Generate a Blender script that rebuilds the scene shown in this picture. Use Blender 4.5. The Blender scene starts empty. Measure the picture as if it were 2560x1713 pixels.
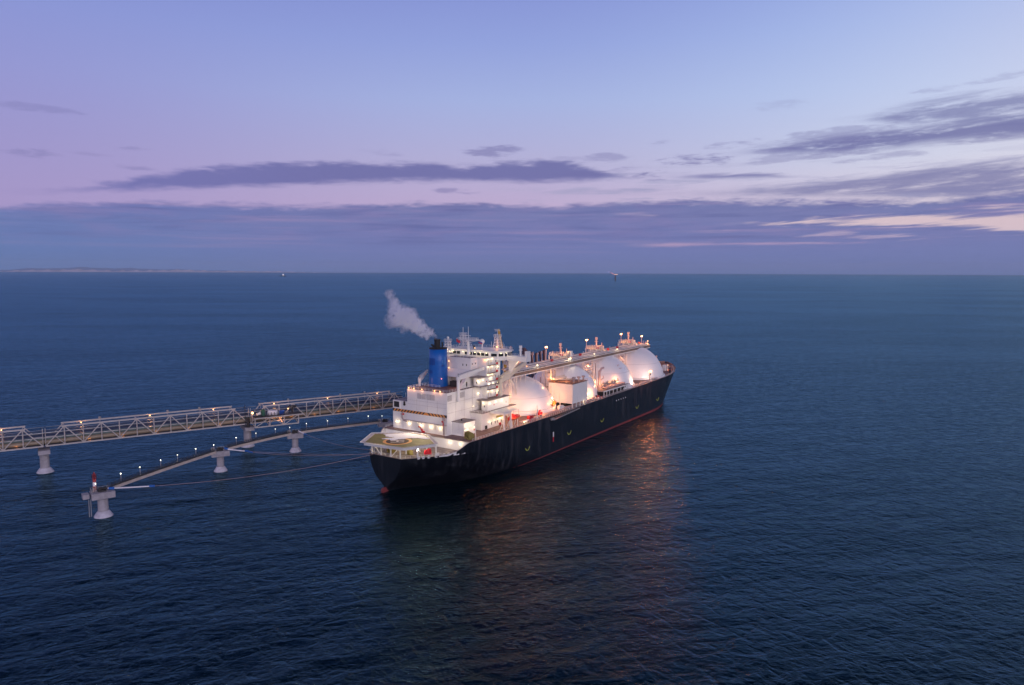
import bpy, math, random
from mathutils import Vector, Matrix
import numpy as np
R=math.radians; PI=math.pi
random.seed(7)
scene=bpy.context.scene
COL=scene.collection

# ------------------------------------------------------------------ camera
CAM_H=88.0; F_PX=1790.0
pitch=math.atan2(176.5,F_PX); roll=math.atan2(9,2560)
cam=bpy.data.objects.new('camera',bpy.data.cameras.new('camera')); COL.objects.link(cam)
cam.data.sensor_fit='HORIZONTAL'; cam.data.sensor_width=36; cam.data.lens=F_PX/2560*36
cam.data.clip_start=1; cam.data.clip_end=400000
cr,sr,cp,sp=math.cos(roll),math.sin(roll),math.cos(pitch),math.sin(pitch)
cam.matrix_world=Matrix(((cr,-sr,0,0),(sr*sp,cr*sp,-cp,0),(sr*cp,cr*cp,sp,CAM_H),(0,0,0,1)))
scene.camera=cam

# ------------------------------------------------------------------ node helpers
def srgb(r,g,b,a=1.0):
    f=lambda c:(c/255/12.92 if c/255<=.04045 else ((c/255+.055)/1.055)**2.4)
    return (f(r),f(g),f(b),a)
class NT:
    def __init__(s,tree): s.t=tree; s.n=tree.nodes; s.l=tree.links
    def set(s,inp,v):
        if hasattr(v,'is_output'): s.l.new(v,inp)
        else:
            if hasattr(inp.default_value,'__len__') and not hasattr(v,'__len__'): v=(v,)*len(inp.default_value)
            inp.default_value=v
    def m(s,op,a,b=None,c=None,clamp=False):
        n=s.n.new('ShaderNodeMath'); n.operation=op; n.use_clamp=clamp
        s.set(n.inputs[0],a)
        if b is not None: s.set(n.inputs[1],b)
        if c is not None: s.set(n.inputs[2],c)
        return n.outputs[0]
    def ss(s,x,lo,hi):
        n=s.n.new('ShaderNodeMapRange'); n.interpolation_type='SMOOTHSTEP'
        s.set(n.inputs[0],x); s.set(n.inputs[1],lo); s.set(n.inputs[2],hi); n.inputs[3].default_value=0; n.inputs[4].default_value=1
        return n.outputs[0]
    def mix(s,f,a,b,kind='MIX'):
        n=s.n.new('ShaderNodeMix'); n.data_type='RGBA'; n.blend_type=kind
        s.set(n.inputs[0],f); s.set(n.inputs[6],a); s.set(n.inputs[7],b); return n.outputs[2]
    def comb(s,x,y,z):
        n=s.n.new('ShaderNodeCombineXYZ'); s.set(n.inputs[0],x); s.set(n.inputs[1],y); s.set(n.inputs[2],z); return n.outputs[0]
    def noise(s,vec,scale,detail=4,rough=.5,dist=0,lac=2.0):
        n=s.n.new('ShaderNodeTexNoise'); s.l.new(vec,n.inputs['Vector'])
        n.inputs['Scale'].default_value=scale; n.inputs['Detail'].default_value=detail
        n.inputs['Roughness'].default_value=rough; n.inputs['Distortion'].default_value=dist; n.inputs['Lacunarity'].default_value=lac
        return n.outputs['Fac']
    def ramp(s,x,stops):
        n=s.n.new('ShaderNodeValToRGB'); cr_=n.color_ramp
        while len(cr_.elements)<len(stops): cr_.elements.new(.5)
        for e,(p,c) in zip(cr_.elements,stops): e.position=p; e.color=c
        s.set(n.inputs[0],x); return n.outputs[0]
    def curve(s,x,pts):
        n=s.n.new('ShaderNodeFloatCurve'); c=n.mapping.curves[0]
        pts=sorted(pts)
        while len(c.points)<len(pts): c.points.new(.5,.5)
        for p,(a,b) in zip(c.points,pts): p.location=(a,b)
        n.mapping.use_clip=False; n.mapping.extend='HORIZONTAL'; n.mapping.update(); s.set(n.inputs[1],x); return n.outputs[0]

# ------------------------------------------------------------------ sky (dusk)
AZ0,AZ1=-46.0,46.0; EL=24.0     # az / el ranges, degrees, that the cloud curves cover
def azel(px,py):
    """direction (deg) of a point measured on the photo (2343 px wide) -> azimuth, elevation"""
    u=(px*1.0926-1280)/F_PX; v=-(py*1.0926-856.5)/F_PX
    u,v=u*cr-v*sr,u*sr+v*cr
    y=cp+v*sp; z=-sp+v*cp
    return math.degrees(math.atan2(u,y)),math.degrees(math.atan2(z,math.hypot(u,y)))
world=bpy.data.worlds.new('World'); scene.world=world; world.use_nodes=True
wt=NT(world.node_tree); wt.n.clear()
tc=wt.n.new('ShaderNodeTexCoord'); sep=wt.n.new('ShaderNodeSeparateXYZ'); wt.l.new(tc.outputs['Generated'],sep.inputs[0])
X,Y,Z=sep.outputs
az=wt.m('MULTIPLY',wt.m('ARCTAN2',X,Y),180/PI)
hyp=wt.m('SQRT',wt.m('ADD',wt.m('MULTIPLY',X,X),wt.m('MULTIPLY',Y,Y)))
el=wt.m('MULTIPLY',wt.m('ARCTAN2',Z,hyp),180/PI)
an=wt.m('DIVIDE',wt.m('SUBTRACT',az,AZ0),AZ1-AZ0)         # 0..1 over the photo
en=wt.m('DIVIDE',el,EL)
# clear-sky gradients: left / centre / right columns, elevation normalised to 60 deg
ev=wt.m('DIVIDE',el,60.0,clamp=True)
def S(*c): return srgb(*c)
def col(stops): return wt.ramp(ev,[(p/60,S(*c)) for p,c in stops])
gl=col([(0,(156,144,198)),(4.5,(168,153,202)),(9,(158,152,206)),(13,(149,152,211)),(17,(139,150,213)),(21,(126,138,206)),(32,(40,70,136)),(44,(24,44,102)),(59,(14,28,76))])
gc=col([(0,(190,165,200)),(4.5,(194,172,208)),(8.5,(182,178,216)),(13,(166,180,226)),(17,(148,164,222)),(21,(134,148,213)),(32,(42,74,140)),(44,(24,44,102)),(59,(14,28,76))])
gr=col([(0,(235,205,205)),(4,(226,210,222)),(8,(208,214,236)),(12.5,(190,206,240)),(17,(170,190,236)),(21,(150,170,228)),(32,(46,80,146)),(44,(24,44,102)),(59,(14,28,76))])
t1=wt.ss(az,-40.0,2.0); t2=wt.ss(az,-2.0,36.0)
clear=wt.mix(t2,wt.mix(t1,gl,gc),gr)
# afterglow of the set sun, to the right of the frame; sky behind the camera brightened to fill the camera-facing sides
glow=wt.m('MULTIPLY',wt.ss(wt.m('ABSOLUTE',wt.m('SUBTRACT',az,92.0)),75.0,10.0),wt.ss(el,45.0,0.0))
clear=wt.mix(wt.m('MULTIPLY',glow,.8),clear,(1.0,.76,.72,1))
back=wt.ss(wt.m('ABSOLUTE',wt.m('SUBTRACT',wt.m('ABSOLUTE',wt.m('SUBTRACT',az,20.0)),180.0)),95.0,30.0)
clear=wt.mix(wt.m('MULTIPLY',back,wt.m('MULTIPLY',wt.ss(el,55.0,8.0),.95)),clear,(1.0,.86,1.10,1))
# cloud noise in (az, el) space, stretched along the horizon
cv=wt.comb(wt.m('MULTIPLY',az,.11),wt.m('MULTIPLY',el,.62),0.0)
n1=wt.m('SUBTRACT',wt.noise(cv,1.3,9,.62,.3),.5)
cv2=wt.comb(wt.m('MULTIPLY',az,.35),wt.m('MULTIPLY',el,1.7),3.0)
n2=wt.m('SUBTRACT',wt.noise(cv2,1.2,9,.66,.2),.5)
# slanting streaks for the right-hand clouds
cv3=wt.comb(wt.m('MULTIPLY',wt.m('ADD',az,wt.m('MULTIPLY',el,1.2)),.12),wt.m('MULTIPLY',wt.m('SUBTRACT',el,wt.m('MULTIPLY',az,.09)),1.5),7.0)
n3=wt.m('SUBTRACT',wt.noise(cv3,1.0,7,.62,.3),.5)
n4=wt.m('SUBTRACT',wt.noise(wt.comb(wt.m('MULTIPLY',az,.075),wt.m('MULTIPLY',el,2.4),11.0),1.0,8,.6,.25),.5)
edge=wt.m('ADD',wt.m('MULTIPLY',n1,1.3),wt.m('MULTIPLY',n2,1.9))
def ncurve(pts):
    q=[]
    for p in pts:
        a,e=azel(*p); q.append(((a-AZ0)/(AZ1-AZ0),e/EL))
    return wt.m('MULTIPLY',wt.curve(an,q),EL)
def band(top,bot,soft=.35,amp=1.0,botsoft=None,nz=None,x0=None,x1=None,xs=2.5):
    nz=nz or edge
    t=ncurve(top)
    d=wt.ss(wt.m('SUBTRACT',wt.m('ADD',t,wt.m('MULTIPLY',nz,amp)),el),-soft*.3,soft)
    if bot:
        b=ncurve(bot)
        d2=wt.ss(wt.m('SUBTRACT',el,wt.m('ADD',b,wt.m('MULTIPLY',nz,amp*.6))),-(botsoft or soft)*.3,(botsoft or soft))
        d=wt.m('MULTIPLY',d,d2)
    if x0 is not None: d=wt.m('MULTIPLY',d,wt.ss(az,azel(x0,500)[0]-xs,azel(x0,500)[0]+xs))
    if x1 is not None: d=wt.m('MULTIPLY',d,wt.ss(az,azel(x1,500)[0]+xs,azel(x1,500)[0]-xs))
    return d
def mx(*a):
    r=a[0]
    for b in a[1:]: r=wt.m('MAXIMUM',r,b)
    return r
A=band([(20,432),(150,427),(280,408),(340,396),(400,384),(500,378),(620,371),(730,368),(850,371),(960,369),(1060,378),(1150,371),(1240,364),(1330,375),(1390,391),(1480,401)],
       [(20,442),(150,441),(300,437),(450,436),(560,432),(700,425),(800,422),(950,419),(1100,418),(1390,417),(1480,408)],.5,.75,x0=40,x1=1450,xs=3.5)
Bk=band([(0,470),(200,464),(300,460),(440,461),(600,466),(850,467),(1000,461),(1150,465),(1300,466),(1500,458),(1700,455),(1900,458),(2100,455),(2343,436)],None,.45,.7)
Cc=band([(1180,440),(1450,434),(1650,428),(1800,420),(2000,397),(2150,376),(2343,358)],[(1180,448),(1500,446),(1700,452),(2000,458),(2343,462)],.7,1.1,x0=1230,nz=n3)
Cc=wt.m('MULTIPLY',Cc,wt.ss(wt.m('ADD',n3,wt.m('MULTIPLY',n2,.7)),-.40,.05))
Dd=band([(1560,372),(1700,340),(1850,317),(2000,296),(2150,280),(2343,262)],[(1560,376),(1700,356),(1850,357),(2000,350),(2150,334),(2343,320)],.6,1.3,nz=n3,x0=1680)
Dd=wt.m('MULTIPLY',Dd,wt.ss(wt.m('ADD',n3,wt.m('MULTIPLY',n2,1.0)),-.34,.0))
Ee=band([(1780,276),(1950,268),(2050,244),(2150,220),(2343,202)],[(1780,278),(1950,279),(2100,291),(2343,292)],.6,1.1,nz=n3,x0=1860)
Ee=wt.m('MULTIPLY',Ee,wt.ss(wt.m('ADD',n3,wt.m('MULTIPLY',n2,.8)),-.34,.04))
Gg=band([(1440,406),(1600,398),(1750,396),(1860,403)],[(1440,409),(1600,411),(1750,409),(1860,406)],.3,.9,x0=1560,x1=1830,nz=n3)
def blob(x,y,w,h,st=1.0,slope=0.0):
    a0,e0=azel(x,y); wd=w/1790*1.0926*57.3*.9; hd=h/1790*1.0926*57.3*.95
    da=wt.m('SUBTRACT',az,a0); de=wt.m('SUBTRACT',wt.m('SUBTRACT',el,e0),wt.m('MULTIPLY',da,slope))
    r=wt.m('ADD',wt.m('POWER',wt.m('ABSOLUTE',wt.m('DIVIDE',da,wd)),2.0),wt.m('POWER',wt.m('ABSOLUTE',wt.m('DIVIDE',de,hd)),2.0))
    return wt.m('MULTIPLY',wt.ss(wt.m('ADD',wt.m('SUBTRACT',1.0,r),wt.m('MULTIPLY',edge,2.6)),0.0,1.1),st)
blobs=mx(blob(1585,366,115,14,.95),blob(1120,342,75,14,.8),blob(1385,361,60,12,.55),blob(1500,399,80,13,.9),blob(310,384,65,7,.5,-.05),blob(85,352,60,10,.5),
  blob(40,240,110,9,.42,-.06),blob(310,341,45,5,.4),blob(1045,438,55,9,.7),blob(1515,326,45,9,.4),blob(880,350,70,9,.35),blob(1780,240,70,14,.25),blob(1780,345,60,7,.4),blob(1900,352,110,10,.6,.03),
  blob(2250,185,130,8,.35,.08),blob(1440,388,70,9,.6),blob(1690,330,80,10,.5,.06),blob(1790,362,100,9,.5,.04),blob(2060,355,120,9,.5,.05),blob(1960,318,60,8,.5,.06),blob(2230,322,90,8,.5,.05),blob(1330,399,70,9,.5),blob(1960,300,200,16,.55,.08),blob(200,352,60,5,.3),blob(1300,362,50,5,.25))
# openings in the lower cloud bank
def slot(path,half,amp=1.0,soft=.5,x0=None,x1=None):
    c=ncurve(path); h=wt.m('MULTIPLY',wt.curve(an,[((azel(x,500)[0]-AZ0)/(AZ1-AZ0),v/10) for x,v in half]),10.0)
    d=wt.ss(wt.m('SUBTRACT',wt.m('ADD',h,wt.m('MULTIPLY',n3,amp)),wt.m('ABSOLUTE',wt.m('SUBTRACT',el,c))),0.0,soft)
    if x0: d=wt.m('MULTIPLY',d,wt.ss(az,azel(x0,500)[0]-2,azel(x0,500)[0]+3))
    if x1: d=wt.m('MULTIPLY',d,wt.ss(az,azel(x1,500)[0]+3,azel(x1,500)[0]-2))
    return d
s1=slot([(1600,518),(1760,513),(1900,508),(2050,503),(2200,507),(2343,512)],[(1600,.02),(1760,.2),(1900,.32),(2050,.45),(2343,.75)],2.3,.4,x0=1690)
s2=slot([(1350,560),(1500,560),(1700,558),(1900,556),(2100,555)],[(1350,.02),(1500,.14),(1700,.18),(1900,.1),(2100,.0)],.9,.3,x0=1450,x1=1960)
s3=slot([(1700,541),(1900,538),(2100,541),(2343,538)],[(1700,.0),(1900,.2),(2100,.16),(2343,.1)],2.2,.35,x0=1800)
s4=slot([(560,533),(700,537),(850,538),(1000,538)],[(560,.05),(700,.3),(850,.34),(1000,.1)],1.3,1.3,x0=640,x1=1000)
s5=slot([(1380,487),(1450,491),(1540,496)],[(1380,.05),(1450,.14),(1540,.08)],1.2,.35,x0=1410,x1=1540)
s6=slot([(2100,476),(2220,477),(2343,474)],[(2100,.0),(2220,.1),(2343,.15)],1.2,.35,x0=2150)
# colours
dark=wt.mix(t2,wt.mix(wt.ss(az,-36.0,-10.0),S(112,114,176),S(104,106,164)),S(112,114,166))
bankcol=wt.ramp(wt.m('DIVIDE',el,6.0,clamp=True),[(0,S(98,118,172)),(.06,S(104,120,176)),(.25,S(110,122,178)),(.5,S(114,122,177)),(.75,S(118,124,176)),(1,S(102,112,166))])
bankl=wt.ramp(wt.m('DIVIDE',el,6.0,clamp=True),[(0,S(90,120,176)),(.3,S(100,124,180)),(.6,S(106,124,180)),(.82,S(98,112,178)),(1,S(92,106,172))])
bank=wt.mix(wt.ss(az,-38.0,-8.0),bankl,bankcol)
bank=wt.mix(wt.m('MULTIPLY',wt.ss(wt.m('ADD',n1,wt.m('MULTIPLY',n2,.4)),-.05,.2),wt.m('MULTIPLY',wt.ss(el,1.5,3.2),.55)),bank,S(132,124,176))
bank=wt.mix(wt.m('MULTIPLY',wt.ss(n3,.05,-.2),wt.m('MULTIPLY',wt.ss(el,2.0,3.5),.45)),bank,S(88,98,158))
bank=wt.mix(wt.m('MULTIPLY',wt.ss(n4,.0,.22),wt.m('MULTIPLY',wt.ss(el,.9,2.6),.75)),bank,S(146,134,180))
bank=wt.mix(wt.m('MULTIPLY',wt.ss(n4,-.02,-.2),wt.m('MULTIPLY',wt.ss(el,1.2,3.0),.65)),bank,S(92,100,156))
bank=wt.mix(wt.m('MULTIPLY',wt.ss(wt.m('ADD',n4,wt.m('MULTIPLY',n2,.4)),.1,.26),wt.m('MULTIPLY',wt.ss(el,1.2,2.4),wt.m('MULTIPLY',wt.ss(az,8.0,30.0),.7))),bank,S(206,184,204))
sky=wt.mix(wt.m('MULTIPLY',wt.ss(wt.m('ADD',wt.m('MULTIPLY',n3,.6),wt.m('ADD',wt.m('MULTIPLY',n4,.8),wt.m('MULTIPLY',n2,.4))),-.02,.16),wt.m('MULTIPLY',wt.ss(el,9.0,6.0),wt.m('MULTIPLY',wt.ss(az,-8.0,14.0),.8))),clear,S(165,165,200))
sky=wt.mix(wt.m('MULTIPLY',Cc,.88),sky,S(130,130,174))
sky=wt.mix(wt.m('MULTIPLY',Ee,.78),sky,S(122,126,174))
sky=wt.mix(wt.m('MULTIPLY',mx(A,Dd,Gg),.88),sky,dark)
sky=wt.mix(wt.m('MULTIPLY',blobs,.72),sky,S(116,114,168))
sky=wt.mix(wt.m('MULTIPLY',Bk,.97),sky,bank)
sky=wt.mix(wt.m('MULTIPLY',mx(s1,s6),.85),sky,S(232,206,210))
sky=wt.mix(wt.m('MULTIPLY',s2,.65),sky,S(196,164,196))
sky=wt.mix(wt.m('MULTIPLY',mx(s3,s5),.6),sky,S(206,182,204))
sky=wt.mix(wt.m('MULTIPLY',s4,.4),sky,S(158,136,190))
bg=wt.n.new('ShaderNodeBackground'); wt.l.new(sky,bg.inputs[0]); bg.inputs[1].default_value=1.0
wo=wt.n.new('ShaderNodeOutputWorld'); wt.l.new(bg.outputs[0],wo.inputs[0])
world.cycles.sampling_method='MANUAL'; world.cycles.sample_map_resolution=512

# broad, weak afterglow: the sun is already under the horizon to the right
sl=bpy.data.lights.new('afterglow_sun','SUN'); sl.energy=.85; sl.angle=R(40); sl.color=(1.0,.86,.93)
so=bpy.data.objects.new('afterglow_sun',sl); COL.objects.link(so)
so.rotation_euler=Vector((-math.sin(R(150))*math.cos(R(16)),-math.cos(R(150))*math.cos(R(16)),-math.sin(R(16)))).to_track_quat('-Z','Y').to_euler()
sl.specular_factor=.25

try: scene.cycles.volume_bounces=8; scene.cycles.max_bounces=10
except Exception: pass
vs=scene.view_settings; vs.view_transform='Standard'; vs.look='None'; vs.exposure=0; vs.gamma=1; vs.use_curve_mapping=False

# ------------------------------------------------------------------ materials
MATS={}
def mat(name,col,rough=.6,metal=0,var=.0,scale=.4,rust=0,bump=0,emit=0,spec=.5,emcol=None):
    if name in MATS: return MATS[name]
    m=bpy.data.materials.new(name); m.use_nodes=True; t=NT(m.node_tree); b=m.node_tree.nodes['Principled BSDF']
    c=tuple(col[:3])+(1,)
    b.inputs['Roughness'].default_value=rough; b.inputs['Metallic'].default_value=metal; b.inputs['Specular IOR Level'].default_value=spec
    b.inputs['Base Color'].default_value=c
    if var or rust or bump:
        g=t.n.new('ShaderNodeNewGeometry'); pos=g.outputs['Position']
        n=t.noise(pos,scale,6,.6)
        cc=t.mix(t.m('MULTIPLY',t.ss(n,.35,.7),var),c,tuple(x*.45 for x in c[:3])+(1,))
        if rust:
            mp=t.n.new('ShaderNodeMapping'); t.l.new(pos,mp.inputs[0]); mp.inputs['Scale'].default_value=(1,1,.12)
            n2_=t.noise(mp.outputs[0],.9,6,.65)
            cc=t.mix(t.m('MULTIPLY',t.ss(n2_,.58,.78),rust),cc,(.30,.17,.09,1))
        t.l.new(cc,b.inputs['Base Color'])
        t.l.new(t.m('ADD',t.m('MULTIPLY',n,.25),rough-.12),b.inputs['Roughness'])
        if bump:
            bn=t.n.new('ShaderNodeBump'); bn.inputs['Strength'].default_value=bump; bn.inputs['Distance'].default_value=.1
            t.l.new(t.noise(pos,scale*4,4),bn.inputs['Height'])
    if emit:
        b.inputs['Emission Color'].default_value=tuple((emcol or col)[:3])+(1,); b.inputs['Emission Strength'].default_value=emit
    MATS[name]=m; return m
M={}
M['white']=mat('white_paint',(.80,.79,.77),.45,var=.12,scale=.15,rust=.35)
M['dome']=mat('dome_paint',(.84,.84,.85),.3,var=.08,scale=.1,rust=.05)
M['seam']=mat('dome_seam',(.62,.61,.63),.5)
M['cream']=mat('cream_paint',(.66,.60,.50),.5,var=.1,rust=.3)
M['hull']=mat('hull_black',(.006,.008,.014),.42,var=.5,scale=.12)
M['boot']=mat('boot_red',(.21,.035,.04),.55,var=.5,scale=.3)
M['deck']=mat('deck_red',(.235,.135,.12),.6,var=.6,scale=.5)
M['deckgrey']=mat('deck_grey',(.30,.25,.25),.6,var=.5,scale=.5)
M['blue']=mat('funnel_blue',(.003,.115,.45),.38,var=.12,scale=.2)
M['bluedark']=mat('funnel_navy',(.003,.06,.30),.4)
M['bluelight']=mat('funnel_light_blue',(.05,.19,.50),.4)
M['black']=mat('black_paint',(.012,.012,.013),.6)
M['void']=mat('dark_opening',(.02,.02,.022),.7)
M['glass']=mat('window_glass',(.02,.025,.025),.12)
M['red']=mat('red_paint',(.50,.015,.03),.45)
M['redboat']=mat('lifeboat_red',(.72,.025,.02),.35)
M['orange']=mat('orange_paint',(.72,.30,.07),.55)
M['grey']=mat('grey_metal',(.30,.30,.31),.5,var=.3)
M['louver']=mat('louver_grey',(.36,.33,.33),.6)
M['pinkgrey']=mat('pink_grey_metal',(.42,.34,.33),.55,var=.4)
M['green']=mat('helideck_green',(.26,.215,.055),.7,var=.35,scale=.35)
M['brown']=mat('helideck_brown',(.085,.045,.02),.75)
M['hring']=mat('ring_orange',(.95,.45,.10),.6)
M['hwhite']=mat('marking_white',(.72,.60,.50),.6)
M['net']=mat('safety_net',(.48,.40,.42),.7)
M['concrete']=mat('concrete',(.40,.38,.42),.8,var=.5,scale=.6,bump=.3)
M['conc2']=mat('pier_cone',(.60,.59,.68),.7,var=.5,scale=.5,rust=.3)
M['steel']=mat('truss_paint',(.50,.46,.44),.55,var=.2)
M['beam']=mat('walkway_beam',(.58,.50,.45),.7,var=.35,scale=.4)
M['rail']=mat('dark_rail',(.03,.035,.05),.6)
M['pipe_brown']=mat('pipe_brown_cladding',(.30,.24,.17),.45,var=.4)
M['pipe_teal']=mat('pipe_green',(.13,.19,.19),.4,var=.3)
M['pipe_silver']=mat('pipe_cladding',(.50,.50,.50),.35,metal=.6,var=.2)
M['pipe_blue']=mat('pipe_dark_blue',(.04,.06,.12),.5)
M['dark']=mat('dark_steel',(.03,.028,.03),.7)
M['yellow']=mat('crane_yellow',(.55,.34,.03),.5)
M['armdark']=mat('arm_maroon',(.06,.03,.045),.5)
M['armpink']=mat('arm_light',(.50,.36,.36),.5)
M['snow']=mat('snow',(.86,.82,.86),.85,bump=.2,scale=1)
M['rope']=mat('rope',(.34,.24,.25),.9)
M['lampY']=mat('lamp_warm',(1,.86,.55),emit=1.9,emcol=(1,.86,.50))
M['lampO']=mat('lamp_sodium',(1,.62,.3),emit=2.6,emcol=(1,.60,.27))
M['lampO2']=mat('lamp_sodium_small',(1,.62,.3),emit=2.0,emcol=(1,.55,.24))
M['lampW']=mat('lamp_white',(1,.97,.85),emit=2.2,emcol=(1,.93,.72))
M['lampR']=mat('lamp_red',(1,.3,.2),emit=4,emcol=(1,.25,.15))

# ------------------------------------------------------------------ mesh builder
class MB:
    def __init__(s): s.v=[];s.f=[];s.sm=[]
    def add(s,vs_,fs,smooth=False):
        o=len(s.v); s.v+= [tuple(p) for p in vs_]; s.f+=[tuple(i+o for i in f) for f in fs]; s.sm+=[smooth]*len(fs); return s
    def box(s,a,b):
        (x0,y0,z0),(x1,y1,z1)=a,b
        return s.add([(x0,y0,z0),(x1,y0,z0),(x1,y1,z0),(x0,y1,z0),(x0,y0,z1),(x1,y0,z1),(x1,y1,z1),(x0,y1,z1)],
            [(0,3,2,1),(4,5,6,7),(0,1,5,4),(1,2,6,5),(2,3,7,6),(3,0,4,7)])
    def cyl(s,p0,p1,r0,r1=None,n=10,cap=True):
        r1=r0 if r1 is None else r1; p0=Vector(p0);p1=Vector(p1); d=(p1-p0)
        if d.length<1e-6: return s
        d.normalize(); u=d.orthogonal().normalized(); w=d.cross(u)
        vs_=[]
        for p,r in ((p0,r0),(p1,r1)):
            for k in range(n):
                a=2*PI*k/n; vs_.append(p+(u*math.cos(a)+w*math.sin(a))*r)
        s.add(vs_,[(k,(k+1)%n,n+(k+1)%n,n+k) for k in range(n)],n>6)
        if cap: s.add(vs_,[tuple(reversed(range(n))),tuple(range(n,2*n))])
        return s
    def bar(s,p0,p1,w,h=None):
        """square bar"""
        h=h or w; p0=Vector(p0);p1=Vector(p1); d=(p1-p0)
        if d.length<1e-6: return s
        d.normalize(); up=Vector((0,0,1)) if abs(d.z)<.95 else Vector((1,0,0))
        sd=d.cross(up).normalized(); u2=sd.cross(d)
        vs_=[p+sd*a*w/2+u2*b*h/2 for p in (p0,p1) for a,b in ((-1,-1),(1,-1),(1,1),(-1,1))]
        return s.add(vs_,[(3,2,1,0),(4,5,6,7),(0,1,5,4),(1,2,6,5),(2,3,7,6),(3,0,4,7)])
    def tube(s,pts,r,n=8):
        for a,b in zip(pts,pts[1:]): s.cyl(a,b,r,n=n)
        return s
    def prism(s,poly,z0,z1):
        n=len(poly)
        vs_=[(x,y,z0) for x,y in poly]+[(x,y,z1) for x,y in poly]
        return s.add(vs_,[tuple(reversed(range(n))),tuple(range(n,2*n))]+[(k,(k+1)%n,n+(k+1)%n,n+k) for k in range(n)])
    def prism_y(s,poly,y0,y1):   # poly in x,z
        n=len(poly)
        vs_=[(x,y0,z) for x,z in poly]+[(x,y1,z) for x,z in poly]
        return s.add(vs_,[tuple(range(n)),tuple(reversed(range(n,2*n)))]+[(k,n+k,n+(k+1)%n,(k+1)%n) for k in range(n)])
    def prism_x(s,poly,x0,x1):   # poly in y,z
        n=len(poly)
        vs_=[(x0,y,z) for y,z in poly]+[(x1,y,z) for y,z in poly]
        return s.add(vs_,[tuple(reversed(range(n))),tuple(range(n,2*n))]+[(k,(k+1)%n,n+(k+1)%n,n+k) for k in range(n)])
    def revolve(s,c,prof,n=48,a0=0,a1=2*PI):
        """prof = [(r,z)..] about vertical axis through c=(x,y)"""
        full=abs(a1-a0-2*PI)<1e-6; m=n if full else n+1
        vs_=[(c[0]+r*math.cos(a0+(a1-a0)*k/n),c[1]+r*math.sin(a0+(a1-a0)*k/n),z) for r,z in prof for k in range(m)]
        fs=[]
        for i in range(len(prof)-1):
            for k in range(n):
                k2=(k+1)%m; fs.append((i*m+k,i*m+k2,(i+1)*m+k2,(i+1)*m+k))
        return s.add(vs_,fs,True)
    def sphere(s,c,r,n=12,zs=1):
        return s.revolve((c[0],c[1]),[(max(1e-4,r*math.sin(PI*i/n)),c[2]-r*zs*math.cos(PI*i/n)) for i in range(n+1)],n*2)
    def rail(s,pts,h=1.1,step=2.0,r=.05,rows=2,closed=False):
        pp=[Vector(p) for p in pts]+([Vector(pts[0])] if closed else [])
        for a,b in zip(pp,pp[1:]):
            L=(b-a).length; n=max(1,round(L/step))
            for k in range(n+1):
                p=a.lerp(b,k/n); s.bar(p,p+Vector((0,0,h)),r*2)
            for q in range(rows):
                o=Vector((0,0,h*(q+1)/rows)); s.bar(a+o,b+o,r*1.6)
        return s
    def build(s,name,m,parent=None,loc=None):
        me=bpy.data.meshes.new(name); me.from_pydata(s.v,[],s.f)
        me.polygons.foreach_set('use_smooth',s.sm)
        import bmesh as _b
        bm=_b.new(); bm.from_mesh(me); _b.ops.recalc_face_normals(bm,faces=bm.faces) if True else 0; bm.to_mesh(me); bm.free()
        me.materials.append(m); o=bpy.data.objects.new(name,me); COL.objects.link(o)
        if parent: o.parent=parent
        if loc: o.location=loc
        return o
def empty(name,label,cat,loc=(0,0,0),rz=0,group=None):
    o=bpy.data.objects.new(name,None); COL.objects.link(o); o.location=loc; o.rotation_euler=(0,0,rz)
    o.empty_display_size=1
    o['label']=label; o['category']=cat
    if group: o['group']=group
    return o
def tag(o,label=None,cat=None,group=None,kind=None):
    if label: o['label']=label
    if cat: o['category']=cat
    if group: o['group']=group
    if kind: o['kind']=kind
    return o
def light(loc,power,colr,parent=None,rad=.25,name='lamp_light',kind='POINT',aim=None,spot=120,spec=1.0):
    power*=2.3 if colr==ORG else 1.8
    l=bpy.data.lights.new(name,kind); l.energy=power; l.color=colr; l.shadow_soft_size=rad; l.specular_factor=spec
    if kind=='SPOT': l.spot_size=R(spot); l.spot_blend=.6
    o=bpy.data.objects.new(name,l); COL.objects.link(o); o.location=loc
    if aim: o.rotation_euler=Vector(aim).to_track_quat('-Z','Y').to_euler()
    if parent: o.parent=parent
    return o
ORG=(1,.40,.14); WRM=(1,.76,.44); WHT=(1,.95,.82)

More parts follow.
